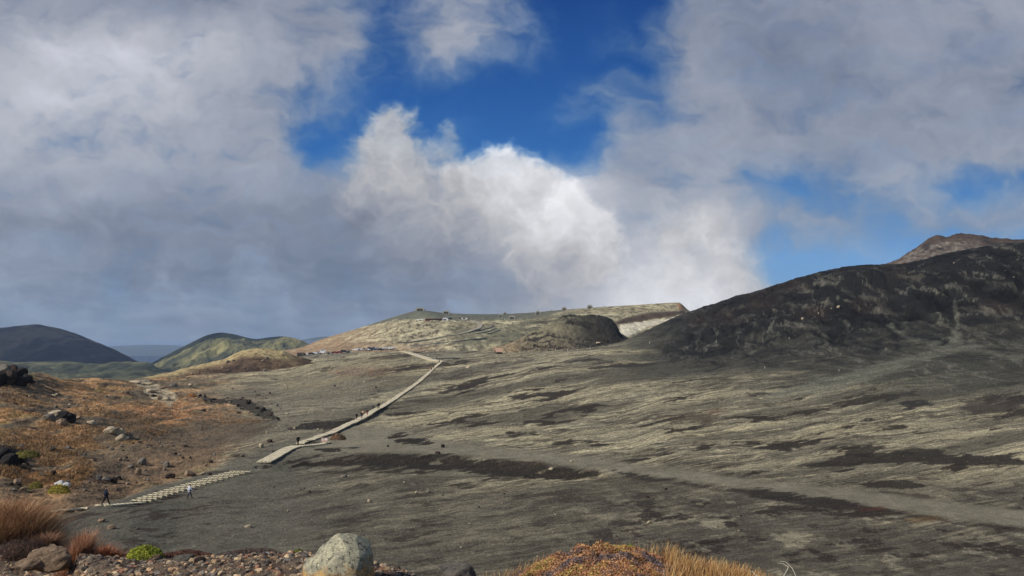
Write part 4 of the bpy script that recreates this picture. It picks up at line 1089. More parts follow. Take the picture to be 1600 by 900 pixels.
clump("dry_bush", "large rust red bush of fine dry stems at the left edge", "bush", 14, 848, 190, 21.5, 30000, 30, 72, .012, .55, [(84,62,50),(112,84,64)], [(200,156,118),(178,132,98),(218,182,142),(150,112,86),(190,160,118)], .6, bz)
clump("dry_bush", "lower rust coloured bush in front of the large bush at left", "bush", 52, 862, 80, 18.6, 6000, 12, 30, .011, .8, [(66,52,46),(88,66,56)], [(150,112,88),(122,88,70),(176,138,108)], .6, bz)
clump("grass_tuft", "rusty grass tuft right of the broad tan rock", "grass tuft", 136, 874, 96, 12.2, 6000, 22, 50, .006, .36, [(120,84,64),(92,66,54)], [(196,142,108),(172,116,88),(216,172,136)], .5, bz)
clump("grass_tuft", "small rusty tuft at the right foot of the larger tuft", "grass tuft", 172, 884, 34, 11, 1300, 12, 30, .007, .5, [(120,84,64)], [(176,112,84),(190,130,96)], .6, bz)
# golden grass over the mound at the bottom
B, Hh = [], []
for _ in range(15000):
    x = RND.uniform(700, 1290); yc = np.interp(x, px, cr); Yq = np.interp(x, px, cy)*RND.uniform(.78, 1.04)
    dens = np.interp(x, [740, 800, 860, 900, 1020, 1045, 1160, 1240, 1290], [0, .30, .22, .10, .2, 1, 1, .5, 0])
    if 836 < x < 1040 and Yq < 9.0: continue
    if RND.random() > dens: continue
    X_ = float(ray(x, 880)[0])*Yq; B.append((X_, Yq, BK.z(X_, Yq)-.01))
    hh = np.interp(x, [740, 900, 1000, 1046, 1070, 1160, 1290], [20, 20, 20, 34, 24, 22, 14]); Hh.append(RND.uniform(.45, 1.15)*hh*Yq/FPX)
grass_obj("golden_grass", "golden dry grass standing along the foreground mound", "grass", B, np.array(Hh), .0055, .26, [(150,108,68),(128,88,56)], [(204,172,116),(184,146,94),(168,120,76),(216,192,140)], "stuff")
def shrub(name, label, cx_, py_, w, hpx, Y0, N, pals, leaf, deep=.7, stems=60, part=None):
    """cushion shrub: leaf clusters over a dome, twigs inside"""
    s = Y0/FPX; c = at(cx_, py_, Y0); root = empty(name, c); rx, ry, rz_ = w*s/2, w*s/2*deep, hpx*s
    u = NR.rand(N)*6.28; el = np.arcsin(NR.rand(N)); r = 1-.28*NR.rand(N)**1.6
    k = fbm(np.cos(u)*2+cx_, np.sin(u)*2+el*2, 4, 901)*.22+1
    p = np.stack([np.cos(u)*np.cos(el)*rx*r*k, np.sin(u)*np.cos(el)*ry*r*k, np.sin(el)*rz_*r*k], -1)
    nrm = p/np.array([rx, ry, rz_])**2; nrm /= np.linalg.norm(nrm, axis=1)[:, None]+1e-6
    d1 = np.cross(nrm, NR.randn(N, 3)); d1 /= np.linalg.norm(d1, axis=1)[:, None]+1e-6; n2 = nrm+.7*NR.randn(N, 3); n2 /= np.linalg.norm(n2, axis=1)[:, None]; d2 = np.cross(n2, d1)
    L = leaf*(.6+.8*NR.rand(N))[:, None]
    V = np.stack([p-d1*L*.5, p+d2*L*.22, p+d1*L*.5+n2*L*.3, p-d2*L*.22], 1)
    F = np.arange(N*4).reshape(N, 4)
    zone = fbm(p[:, 0]/rx*1.6+cx_, p[:, 1]/rx*2.2+p[:, 2]/rz_, 4, 911)+.12*NR.randn(N)
    idx = np.clip(((zone+.32)/.64*len(pals)).astype(int), 0, len(pals)-1); cc = np.array(pals, float)[idx]*(1+.13*NR.randn(N, 1))
    fast_mesh("foliage", V.reshape(-1, 3), F, M['leaf'], np.repeat(to_lin(np.clip(cc, 8, 245))*ALB, 4, 0), parent=root)
    mb = MB()
    for _ in range(stems):
        a = RND.uniform(0, 6.28); e = RND.uniform(.3, 1.4)
        mb.tube((RND.gauss(0, rx*.15), RND.gauss(0, ry*.15), -.03), (math.cos(a)*math.cos(e)*rx*.92, math.sin(a)*math.cos(e)*ry*.92, math.sin(e)*rz_*.92), .004, .0015, 5)
    tag(mb.build("twigs", M['dark'], root), kind="stuff"); tag(root, label, "plant"); return root
def bank_shrub(name, label, x0, x1, y0, y1, N, hgt, pals, leaf):
    """leafy carpet growing on the bank between two pixel columns and two distances"""
    cx_ = (x0+x1)/2; org = Vector((float(ray(cx_, 880)[0])*(y0+y1)/2, (y0+y1)/2, 0)); org.z = BK.z(org.x, org.y); root = empty(name, org)
    q = NR.rand(N); a = NR.rand(N)*6.28; rr = np.sqrt(NR.rand(N))*(1+.18*np.sin(a*5+1)+.1*np.sin(a*11))
    pxs = cx_+np.cos(a)*rr*(x1-x0)/2; ys = (y0+y1)/2+np.sin(a)*rr*(y1-y0)/2; xs = np.array([float(ray(p_, 880)[0]) for p_ in pxs])*ys
    zs = np.array([BK.z(x_, y_) for x_, y_ in zip(xs, ys)]); lump = .75+fbm(xs*4, ys*4, 4, 931)*1.3
    zs = zs+hgt*lump*np.sqrt(np.clip(1.15-rr, 0, 1))*(1-.55*NR.rand(N)**1.5)
    p = np.stack([xs-org.x, ys-org.y, zs-org.z], -1); d1 = NR.randn(N, 3); d1 /= np.linalg.norm(d1, axis=1)[:, None]; n2 = NR.randn(N, 3)+np.array([0, 0, 1.2]); n2 /= np.linalg.norm(n2, axis=1)[:, None]; d2 = np.cross(n2, d1)
    L = leaf*(.6+.8*NR.rand(N))[:, None]; V = np.stack([p-d1*L*.5, p+d2*L*.24, p+d1*L*.5+n2*L*.3, p-d2*L*.24], 1)
    zone = fbm(xs*2.2, ys*2.6, 4, 941)+.13*NR.randn(N); idx = np.clip(((zone+.34)/.68*len(pals)).astype(int), 0, len(pals)-1); cc = np.array(pals, float)[idx]*(1+.16*NR.randn(N, 1))
    fast_mesh("foliage", V.reshape(-1, 3), np.arange(N*4).reshape(N, 4), M['leaf'], np.repeat(to_lin(np.clip(cc, 8, 245))*ALB, 4, 0), parent=root)
    mb = MB()
    for i in range(0, min(N, 4000), 12):
        b_ = p[i]; mb.tube((b_[0]*.97, b_[1]*.97, b_[2]-hgt*.8), tuple(b_), .0035, .0015, 4)
    tag(mb.build("twigs", M['dark'], root), kind="stuff"); tag(root, label, "shrub")
bank_shrub("cushion_shrub", "rounded orange red shrub on the foreground mound beside golden grass", 812, 1062, 7.3, 9.5, 60000, .13,
      [(112,102,104),(124,106,98),(150,118,96),(172,124,92),(180,132,92),(168,116,84),(188,146,98),(176,154,92)], .024)
shrub("cushion_plant", "yellow green cushion plant at the edge of the gravel", 226, 882, 62, 28, 10.3, 9000, [(108,116,44),(140,148,52),(162,166,60),(96,100,44)], .022)
shrub("small_plant", "small green plant beside the large boulder", 466, 870, 18, 12, 10, 1600, [(84,96,44),(116,118,56),(70,80,38)], .02, stems=14)
shrub("small_plant", "tiny fresh green sprout on top of the orange shrub", 985, 857, 10, 7, 9.2, 160, [(140,156,74),(116,134,62)], .02, stems=8)
shrub("low_shrub", "reddish brown low shrub behind the foreground gravel", 288, 876, 90, 14, 10.6, 6000, [(104,70,60),(84,62,56),(124,88,72)], .02)
shrub("low_shrub", "grey brown twiggy shrub left of the large boulder", 392, 873, 120, 12, 10.6, 6500, [(96,84,80),(84,66,60),(116,98,88)], .018, stems=120)
shrub("low_shrub", "dark twiggy shrub in the shade at the left edge", 34, 868, 90, 24, 17, 6000, [(74,58,54),(92,70,62),(60,50,46)], .03)
shrub("rust_shrub", "round rust coloured shrub beside the boardwalk fork", 528, 687, 24, 9, 134, 2400, [(132,104,80),(112,90,70),(150,122,92),(96,84,72)], .22)
shrub("grass_mound", "tall orange grass mound below the brown knoll", 300, 630, 24, 15, 250, 2200, [(176,128,82),(158,112,72)], .4)
shrub("yellow_shrub", "yellow green shrub patch above the white stones", 92, 770, 34, 12, 74, 2600, [(140,134,58),(166,146,62),(118,110,52)], .14)
shrub("yellow_shrub", "smaller yellow green shrub left of the yellow patch", 56, 762, 20, 9, 74, 1400, [(132,124,62),(112,104,56)], .12)
shrub("moss_shrub", "low olive shrub among the orange grass at left", 42, 714, 38, 10, 96, 2200, [(122,116,62),(104,98,54)], .2)
# lone grass stalks at the lower right
for k, (x0, y0, x1, y1, x2, y2) in enumerate(((1246, 906, 1238, 888, 1218, 877), (1222, 905, 1232, 886, 1214, 880), (1190, 904, 1180, 898, 1172, 893))):
    mb = MB(); pp = [at(x0, y0, 8.2), at(x1, y1, 8.25), at((x1+x2)/2, min(y1, y2)-.5+(y1-y2)*.15, 8.3), at(x2, y2, 8.32)]
    for i in range(3): mb.tube(pp[i], pp[i+1], .0035-.0008*i, .0027-.0008*i, 6)
    o = mb.build("grass_stalk", M['post']); tag(o, ["longest bent grass stalk at the lower right edge", "second bent grass stalk leaning beside the longest one", "short grass stalk at the end of the golden grass"][k], "grass stalk")

# ------------------------------------------------------------------ walkway, steps, bench, sign
def ground_line(pts, step=1.2, smooth=3):
    w = [put(*p) for p in pts]; out = []
    for a, b in zip(w[:-1], w[1:]):
        n_ = max(1, int((b-a).length/step))
        for i in range(n_):
            p = a.lerp(b, i/n_); out.append(Vector((p.x, p.y, G.z(p.x, p.y))))
    out.append(w[-1])
    for _ in range(smooth):
        z_ = [p.z for p in out]
        for i in range(1, len(out)-1): out[i].z = (z_[i-1]+z_[i]+z_[i+1])/3
        xy = [p.copy() for p in out]
        for i in range(1, len(out)-1): out[i].x = (xy[i-1].x+2*xy[i].x+xy[i+1].x)/4; out[i].y = (xy[i-1].y+2*xy[i].y+xy[i+1].y)/4
    return out
def ribbon(name, label, pts, width, rise, thick, mat, cat, kind=None, parent=None, step=1.2, smooth=3, jag=0):
    line = ground_line(pts, step, smooth); mb = MB(); L = []
    for i, p in enumerate(line):
        t = (line[min(i+1, len(line)-1)]-line[max(i-1, 0)]); t.z = 0; t.normalize(); nrm = Vector((-t.y, t.x, 0))
        r = rise(i/(len(line)-1)) if callable(rise) else rise
        wl = width/2*(1+(RND.uniform(-jag, jag))); L.append((p+nrm*wl+Vector((0, 0, r)), p-nrm*width/2*(1+RND.uniform(-jag, jag))+Vector((0, 0, r))))
    V = []; F = []
    for a, b in L:
        V += [a, b, a-Vector((0, 0, thick)), b-Vector((0, 0, thick))]
    for i in range(len(L)-1):
        k = 4*i; F += [(k, k+1, k+5, k+4), (k+1, k+3, k+7, k+5), (k, k+4, k+6, k+2), (k+2, k+6, k+7, k+3)]
    F += [(0, 2, 3, 1), (4*len(L)-4, 4*len(L)-3, 4*len(L)-1, 4*len(L)-2)]
    mb.v = [tuple(v) for v in V]; mb.f = F
    o = mb.build(name, mat, parent)
    if not parent: tag(o, label, cat, None, kind)
    return o, line
bw, mainline = ribbon("boardwalk", "long pale boardwalk running up to the distant path", [(497,684.5),(520,677.5),(540,668),(560,660),(575,652.5),(590,642.5),(612,627),(640,608),(660,592),(676,577),(690,565)], 1.75,
            lambda t: .34+.55*math.exp(-((t-.13)/.07)**2), .22, M['board'], "boardwalk", jag=.16)
ribbon("boardwalk", "lower pale boardwalk ramp ending above the log steps", [(412,724),(425,717.5),(440,709),(452,702.5),(463,699)], 2.1, .32, .2, M['board'], "boardwalk", step=.6, jag=.03)
ribbon("boardwalk", "short boardwalk link left of the bench and sign", [(469,694.5),(480,690),(490,687),(499,684.5)], 1.5, .3, .18, M['board'], "boardwalk", step=.6, jag=.05)
ribbon("boardwalk", "pale viewing platform in front of the bench", [(470,698),(490,696.5),(505,694.5),(512,692)], 1.3, .22, .16, M['board'], "boardwalk", step=.6, jag=.03)
ribbon("boardwalk", "narrow lowest walkway under the man in the dark jacket", [(80,800),(105,797.5),(135,794),(165,791.5),(195,788.5),(224,786)], .75, .12, .12, M['board'], "boardwalk", step=.5, jag=.12)
ribbon("path", "pale path descending from the car park to the boardwalk", [(626,547.5),(640,552),(655,556.5),(668,560.5),(680,563.5),(691,565)], 5.5, .35, .4, M['board'], "path", "structure", step=4)
ribbon("parking_apron", "grey paved area beside the top of the boardwalk", [(672,560.5),(690,559.5),(715,559)], 20, .25, .3, M['asphalt'], "paved area", "structure", step=6)
# wooden steps
st = empty("log_steps", put(222, 785)); tag(st, "flight of pale timber steps climbing the sand at lower left", "steps")
NS = 19
for k in range(NS):
    t = k/(NS-1); x = 221+t*154; y = 784.8-(t**.93)*46
    a = put(x, y); wl = 33*a.y/FPX*(1 if k else 1)
    mb = MB(); mb.box((0, 0, 0), (wl, .30, .08), 0)
    mb.box((wl*.46, .02, -.085), (wl*.07, .26, .09)); mb.box((-wl*.02, .09, -.12), (wl*.80, .06, .16))
    o = mb.build("step", M['board'], st, bevel=.012); o.location = Vector((a.x, a.y, a.z+.19))-st.location; o.rotation_euler = (0, 0, R(-8)+RND.uniform(-.02, .02))
# bench
p = put(485, 691.5); bn = empty("bench", p, R(6)); tag(bn, "low white slab bench on the viewing platform beside the sign", "bench")
s = p.y/FPX
mb = MB(); mb.box((0, 0, .52), (15*s, .62, .12)); mb.build("seat", M['board'], bn, bevel=.02)
for sx in (-.3, .36):
    mb = MB(); mb.box((sx*15*s, 0, .23), (.22, .5, .46), taper=.85); mb.build("leg", M['dark'], bn, bevel=.01)
p = put(507, 694); sg = empty("sign_board", p, R(4)); tag(sg, "small white and pink information board behind the viewing platform", "sign")
s = p.y/FPX
mb = MB(); mb.box((0, 0, .78), (10.2*s, .05, .74)); mb.build("panel", M['pink'], sg, bevel=.008)
mb = MB(); mb.box((2.2*s, -.034, .86), (4.2*s, .012, .34)); mb.build("white_sheet", M['white'], sg)
mb = MB(); mb.box((-2.6*s, -.034, .8), (3.2*s, .012, .46)); mb.build("printed_sheet", M['post'], sg)
for sx in (-4.3, 4.3):
    mb = MB(); mb.box((sx*s, .04, .4), (.07, .07, 1.0)); mb.build("post", M['dark'], sg)
for (x, y, h, lab) in ((1119,536,6,"white marker post high on the dark slope"), (1015,537,4,"white marker post at the foot of the dark ridge"), (1195,576,4,"white marker post in the middle of the streaked slope"),
                       (1233,530,4,"pale marker post on the ridge foot"), (887,549,5,"pale marker post left of the dark mound foot"), (922,546,6,"tall thin marker post below the long pale slab"),
                       (868,548,4,"pale stubby marker at the foot of the dark mound"), (1311,580,4,"white marker post at the right of the streaked slope"), (902,548,3,"short marker between the two pale posts")):
    p = put(x, y)
    if p is None: continue
    s = p.y/FPX; mb = MB(); mb.tube((0, 0, -.3), (0, 0, h*s*.8), .3*s, .27*s, 8); mb.tube((0, 0, h*s*.8), (0, 0, h*s*.8+.05), .27*s, .1*s, 8)
    o = mb.build("marker_post", M['post']); o.location = p; tag(o, lab, "marker post")

# ------------------------------------------------------------------ people
DG = bpy.context.evaluated_depsgraph_get
def skin(name, V, E, Rr, mat, root=0, sub=1):
    me = bpy.data.meshes.new(name); me.from_pydata(V, E, []); o = bpy.data.objects.new(name, me); COL.objects.link(o)
    md = o.modifiers.new("s", 'SKIN'); md.use_smooth_shade = True
    for i, r in enumerate(Rr):
        sv = me.skin_vertices[0].data[i]; sv.radius = (r, r) if isinstance(r, float) else r; sv.use_root = (i == root)
    if sub: o.modifiers.new("u", 'SUBSURF').levels = sub
    dg = DG(); dg.update(); out = bpy.data.meshes.new_from_object(o.evaluated_get(dg)); bpy.data.objects.remove(o); bpy.data.meshes.remove(me)
    out.name = name; out.materials.clear(); out.materials.append(mat)
    return out
def make_pose(walk_):
    s_ = .28 if walk_ else .0
    J = {'pel': (0, 0, .94), 'chest': (0, -.01, 1.30), 'neck': (0, 0, 1.45), 'chin': (0, -.01, 1.52), 'head': (0, -.015, 1.60), 'top': (0, 0, 1.69)}
    for sd, sg_ in (('l', 1), ('r', -1)):
        f = s_*sg_
        J['hip'+sd] = (.10*sg_, 0, .90); J['kn'+sd] = (.11*sg_, -f*.55-.02, .50); J['an'+sd] = (.11*sg_, -f*1.0+(.05 if f < 0 else 0), .09 if f >= 0 else .13); J['toe'+sd] = (.12*sg_, -f*1.0-.17, .045)
        J['sh'+sd] = (.18*sg_, 0, 1.40); J['el'+sd] = (.24*sg_, f*.5, 1.13); J['wr'+sd] = (.25*sg_, f*.9-.05, .89); J['pa'+sd] = (.25*sg_, f*.95-.07, .82)
    names = list(J); idx = {k: i for i, k in enumerate(names)}; V = [J[k] for k in names]
    rad = {'pel': (.14, .11), 'chest': (.15, .11), 'neck': .055, 'chin': .065, 'head': (.082, .10), 'top': .055, 'hip': .085, 'kn': .057, 'an': .04, 'toe': .035, 'sh': .06, 'el': .042, 'wr': .028, 'pa': .032}
    Rr = [rad.get(k, rad.get(k[:-1])) for k in names]; Rr = [(float(r), float(r)) if not isinstance(r, tuple) else r for r in Rr]
    E = [('pel', 'chest'), ('chest', 'neck'), ('neck', 'chin'), ('chin', 'head'), ('head', 'top')]
    for d in 'lr': E += [('pel', 'hip'+d), ('hip'+d, 'kn'+d), ('kn'+d, 'an'+d), ('an'+d, 'toe'+d), ('chest', 'sh'+d), ('sh'+d, 'el'+d), ('el'+d, 'wr'+d), ('wr'+d, 'pa'+d)]
    E = [(idx[a], idx[b]) for a, b in E]
    for d, sg_ in (('l', 1), ('r', -1)):                        # five fingers on each hand
        px0, py0, pz0 = J['pa'+d]
        for q, (oy, ln) in enumerate(((-.030, .070), (-.010, .082), (.010, .076), (.028, .060))):
            i0 = len(V); V.append((px0, py0+oy, pz0-.02-ln*.5)); V.append((px0-.015*sg_, py0+oy-.01, pz0-.02-ln)); Rr += [(.010, .010), (.008, .008)]; E += [(idx['pa'+d], i0), (i0, i0+1)]
        i0 = len(V); V.append((px0-.03*sg_, py0-.045, pz0)); V.append((px0-.035*sg_, py0-.06, pz0-.035)); Rr += [(.011, .011), (.009, .009)]; E += [(idx['wr'+d], i0), (i0, i0+1)]
    for k, (x_, y_, z_, r_) in enumerate(((0, -.115, 1.585, .014), (.082, 0, 1.59, .012), (-.082, 0, 1.59, .012))):   # nose and ears
        V.append((x_, y_, z_)); Rr.append((r_, r_)); E.append((idx['head'], len(V)-1))
    body = skin("body", V, E, Rr, M['skin'], idx['pel'])
    def sub_(keys, edges, rr, nm):
        ii = {k: n_ for n_, k in enumerate(keys)}
        return skin(nm, [J[k] if k in J else k for k in keys], [(ii[a], ii[b]) for a, b in edges], rr, M['c_navy'])
    jk = ['pel', 'chest', 'shl', 'shr', 'ell', 'elr', 'wrl', 'wrr', (0, 0, 1.43), (0, 0, .80)]
    jacket = sub_(jk, [('pel', 'chest'), ('chest', 'shl'), ('chest', 'shr'), ('shl', 'ell'), ('shr', 'elr'), ('ell', 'wrl'), ('elr', 'wrr'), ('chest', (0, 0, 1.43)), ('pel', (0, 0, .80))],
                  [(.185, .15), (.19, .15), (.085, .085), (.085, .085), (.063, .063), (.063, .063), (.045, .045), (.045, .045), (.085, .085), (.18, .15)], "jacket")
    tr = ['pel', 'hipl', 'hipr', 'knl', 'knr', 'anl', 'anr']
    trousers = sub_(tr, [('pel', 'hipl'), ('pel', 'hipr'), ('hipl', 'knl'), ('hipr', 'knr'), ('knl', 'anl'), ('knr', 'anr')],
                    [(.15, .12), (.11, .11), (.11, .11), (.078, .078), (.078, .078), (.062, .062), (.062, .062)], "trousers")
    hair = skin("hair", [(0, .035, 1.56), (0, .03, 1.64), (0, .0, 1.70)], [(0, 1), (1, 2)], [(.085, .08), (.10, .105), (.075, .08)], M['c_hair'])
    shoes = []
    for d in 'lr':
        a = J['an'+d]; b = J['toe'+d]; shoes.append(skin("shoe", [(a[0], a[1]+.04, a[2]-.035), (a[0], a[1], a[2]-.03), b], [(0, 1), (1, 2)], [(.05, .05), (.055, .055), (.045, .04)], M['c_black']))
    return dict(body=body, jacket=jacket, trousers=trousers, hair=hair, shoes=shoes)
POSE = {True: make_pose(True), False: make_pose(False)}
def person(loc, rz, walk_, top, legs, head, label, group=None, scale=1.0, backpack=None):
    r = empty("person", loc, rz); r.scale = (scale,)*3; P_ = POSE[walk_]
    def ch(nm, me, m): o = bpy.data.objects.new(nm, me); COL.objects.link(o); o.parent = r; set_mat(o, M[m]) if m else None; return o
    ch("body", P_['body'], None); ch("jacket", P_['jacket'], 'c_'+top); ch("trousers", P_['trousers'], 'c_'+legs); ch("hair" if head == 'hair' else "hat", P_['hair'], 'c_'+head)
    for s_ in P_['shoes']: ch("shoe", s_, 'c_black')
    if backpack:
        mb = MB(); mb.box((0, .20, 1.2), (.30, .18, .44), taper=.8); mb.build("backpack", M['c_'+backpack], r, bevel=.04)
    tag(r, label, "person", group); return r
def on_line(px_, py_, lift=0):
    p = put(px_, py_); p.z += lift; return p
W_ = R(-60)
p1 = on_line(165, 791.5, .12); person(p1, R(115), True, 'navy', 'black', 'hair', "person in dark blue jacket walking on the lowest narrow walkway", None, 29.5*p1.y/FPX/1.74)
p2 = on_line(296, 778.5); person(p2, R(125), True, 'white', 'jeans', 'hair', "dark haired person in white top walking beside the log steps", None, 22*p2.y/FPX/1.74)
BWZ = .34
for (x, y, rz, wk, top, leg, hd, lab, lift, hpx, bp) in (
    (465.5,697,10,True,'black','black','hat',"lone person in black with pale hat between boardwalk ramp and bench",.1,15.5,None),
    (558.5,655.5,170,True,'black','black','hair',"left person of the front pair in black on the boardwalk",.6,10.5,'black'),
    (563.2,655,175,False,'black','navy','hat',"right person of the front pair with pale hat on the boardwalk",.75,10.5,None),
    (568.5,648.5,160,True,'beige','brown','hair',"person in beige jacket behind the front pair on the boardwalk",.7,9.5,None),
    (571.8,648,175,True,'black','red','hair',"person in black right of the beige jacket on the boardwalk",.7,9.5,None),
    (585.3,638,170,True,'navy','black','hair',"leftmost of three walkers halfway up the boardwalk",.35,8.5,None),
    (588.6,636,150,True,'black','black','hair',"middle of three walkers halfway up the boardwalk",.35,8.5,None),
    (591,635,175,False,'black','navy','hair',"rightmost and tallest of three walkers halfway up the boardwalk",.35,9.2,'black'),
    (674.5,578,170,True,'red','jeans','hair',"left walker in red near the boardwalk top",.4,4.6,None),
    (677,577,170,True,'black','black','hair',"dark walker beside the red one near the boardwalk top",.4,4.6,None),
    (687.3,564.5,180,False,'black','black','hair',"left of two dark figures at the boardwalk top",.4,4.4,None),
    (690.2,564.5,180,False,'navy','black','hair',"right of two dark figures at the boardwalk top",.4,4.4,None),
    (682.2,561.5,180,False,'black','black','hair',"dark figure standing on the grey paved area",.3,4.2,None),
    (668.6,558.5,180,True,'white','black','hair',"figure in white on the pale path by the bushes",.4,4.0,None),
    (671.5,559,180,True,'black','black','hair',"dark figure on the pale path beside the white one",.4,4.0,None),
    (673.8,559.5,180,False,'black','brown','hair',"brown clad figure on the pale path",.4,4.0,None),
    (651.5,558,180,False,'white','grey','hair',"left of two white figures below the pale path",.1,3.6,None),
    (654,558.5,180,False,'white','white','hair',"right of two white figures below the pale path",.1,3.6,None),
    (648.3,552.5,180,True,'black','grey','hair',"small dark figure halfway up the pale path",.4,3.6,None),
    (635.3,549.2,180,True,'brown','black','hair',"dark figure near the top of the pale path",.4,3.4,None),
    (737.3,499.5,180,False,'white','grey','hair',"white figure at the left end of the rim terrace",.3,2.6,None),
    (754.4,500.5,180,False,'white','black','hair',"white figure in the middle of the rim terrace",.3,2.6,None),
    (756.6,501.5,180,False,'black','black','hair',"dark figure beside the white one on the rim terrace",.3,2.6,None),
    (788.5,500.5,180,False,'white','white','hair',"white figure at the right end of the rim terrace",.3,2.6,None),
    (893.5,482.3,180,False,'black','black','hair',"dark figure on the crater rim left of the second shelter",.2,2.2,None),
    (861.3,486.6,180,False,'black','black','hair',"dark figure on the rim between two shelters",.2,2.4,None),
    (1018,474.7,180,False,'grey','black','hair',"grey figure near the right end of the crater rim",.2,2.4,None),
    (945,480.2,180,False,'black','navy','hair',"dark figure on the rim right of the last shelter",.2,2.8,None)):
    p = on_line(x, y, lift)
    if 555 < x < 600 or 670 < x < 678 or 686 < x < 692:          # stand on the boards themselves
        q_ = min(mainline, key=lambda w_: abs(float(project(w_.x, w_.y, w_.z+.4)[0])-x)+.12*abs(float(project(w_.x, w_.y, w_.z+.4)[1])-y))
        tt_ = sum(1 for w_ in mainline if w_.y <= q_.y)/len(mainline); dx_ = -.35 if int(x*10) % 2 else .25
        p = Vector((q_.x+dx_, q_.y, q_.z+.34+.55*math.exp(-((tt_-.13)/.07)**2)))
    person(p, R(rz), wk, top, leg, hd, lab, None, hpx*p.y/FPX/1.74, bp)

# ------------------------------------------------------------------ cars
def make_car(kind):
    r = empty("parked_car", (0, 0, 0)); L_, H_, Wd = (4.4, 1.46, 1.72) if kind == 'car' else (4.7, 1.95, 1.8)
    if kind == 'car': prof = [(-2.2,.35),(-2.22,.75),(-1.95,.95),(-1.45,1.0),(-.95,1.42),(.45,1.46),(1.15,1.0),(2.0,.86),(2.2,.62),(2.18,.35)]
    else: prof = [(-2.3,.35),(-2.32,1.3),(-2.2,1.88),(1.0,1.92),(1.7,1.2),(2.3,1.05),(2.36,.6),(2.3,.35)]
    mb = MB(); n_ = len(prof)
    mb.add([(x, -Wd/2+(.14 if z > 1.05 else 0), z) for x, z in prof]+[(x, Wd/2-(.14 if z > 1.05 else 0), z) for x, z in prof], [(k, (k+1) % n_, n_+(k+1) % n_, n_+k) for k in range(n_)]+[tuple(range(n_))[::-1], tuple(range(n_, 2*n_))])
    mb.build("body", M['car_w'], r, bevel=.04)
    for sy in (-1, 1):
        mb = MB(); y = sy*(Wd/2-.055); q = [(-1.3,1.02),(-.9,1.34),(.4,1.36),(.95,1.02)] if kind == 'car' else [(-2.0,1.15),(-1.95,1.7),(.95,1.72),(1.4,1.18)]
        mb.add([(x, y-(.02 if sy < 0 else -.02)-sy*(.05 if z > 1.1 else 0), z) for x, z in q]+[(x, y-sy*.1, z) for x, z in q], [(0, 1, 2, 3), (7, 6, 5, 4), (0, 4, 5, 1), (1, 5, 6, 2), (2, 6, 7, 3), (3, 7, 4, 0)])
        mb.build("window", M['glass'], r)
    q = [(.52,1.43),(1.13,1.03)] if kind == 'car' else [(1.06,1.86),(1.68,1.24)]
    mb = MB(); (xa, za), (xb, zb_) = q
    mb.add([(xa+.03, -.62, za), (xa+.03, .62, za), (xb+.05, .72, zb_+.02), (xb+.05, -.72, zb_+.02), (xa-.1, -.62, za-.06), (xa-.1, .62, za-.06), (xb-.1, .72, zb_-.05), (xb-.1, -.72, zb_-.05)], [(0, 1, 2, 3), (7, 6, 5, 4), (0, 4, 5, 1), (1, 5, 6, 2), (2, 6, 7, 3), (3, 7, 4, 0)])
    mb.build("windscreen", M['glass'], r)
    for sx in (-1.35, 1.4):
        for sy in (-1, 1):
            mb = MB(); mb.tube((sx, sy*(Wd/2-.2), .33), (sx, sy*(Wd/2+.02), .33), .33, .33, 14); mb.build("wheel", M['tyre'], r)
    return r
PROTO = {'car': make_car('car'), 'van': make_car('van')}; used_p = set()
CN = dict(w='white', s='silver', b='black', n='navy', r='dark red', g='grey', l='light blue')
def park(px_, py_, kind, c, rz, label, group):
    p = put(px_, py_)
    r = PROTO[kind] if kind not in used_p else copy_tree(PROTO[kind])
    used_p.add(kind); r.scale = (1.3,)*3; r.location = p+Vector((0, 0, .22)); r.rotation_euler = (0, 0, R(rz))
    for o in r.children:
        if o.name.startswith("body"): set_mat(o, M['car_'+c])
    tag(r, label, "car", group)
lower = [(480,555,'car','w',5),(486.5,554.5,'car','b',20),(492.5,553.8,'car','w',10),(498,552.6,'car','g',80),(504,552.8,'car','w',5),(505,550.5,'van','w',8),(523,552.8,'car','r',15),(530,552.5,'car','r',5),(537.5,551.5,'van','b',10),
         (555,548.6,'car','w',8),(559.5,547.6,'car','s',80),(563.5,547.8,'car','w',12),(569.5,547.6,'car','b',5),(574.5,548,'car','w',15),(577,546.8,'van','b',80),(583,547.2,'van','n',5),(588.5,547,'car','l',10),(594,547.4,'car','b',70),
         (597,546.2,'car','s',10),(602,546,'car','w',20),(607,546.2,'car','w',5),(613,545.2,'car','w',12)]
for k, (x, y, kd, c, rz) in enumerate(lower):
    park(x, y, kd, c, rz, "%s parked %s, %s from the left in the lower car park" % (CN[c], kd, ORD[k]), "cars in the lower car park")
for k, (x, y, kd, c, rz) in enumerate([(653,501.5,'car','w',5),(659,501,'car','w',10),(668,502,'car','r',5),(694,499.5,'car','w',5),(699,499,'van','w',12),(703,499,'car','b',5)]):
    park(x, y, kd, c, rz, "%s parked %s, %s from the left on the upper terrace" % (CN[c], kd, ORD[k]), "cars on the upper terrace")
# flat lot under the lower cars
ribbon("car_park", "grey flat car park at the foot of the rim hill", [(470,556),(510,553.5),(550,550),(590,548),(622,547)], 9, .0, .3, M['asphalt'], "car park", "structure", step=6)

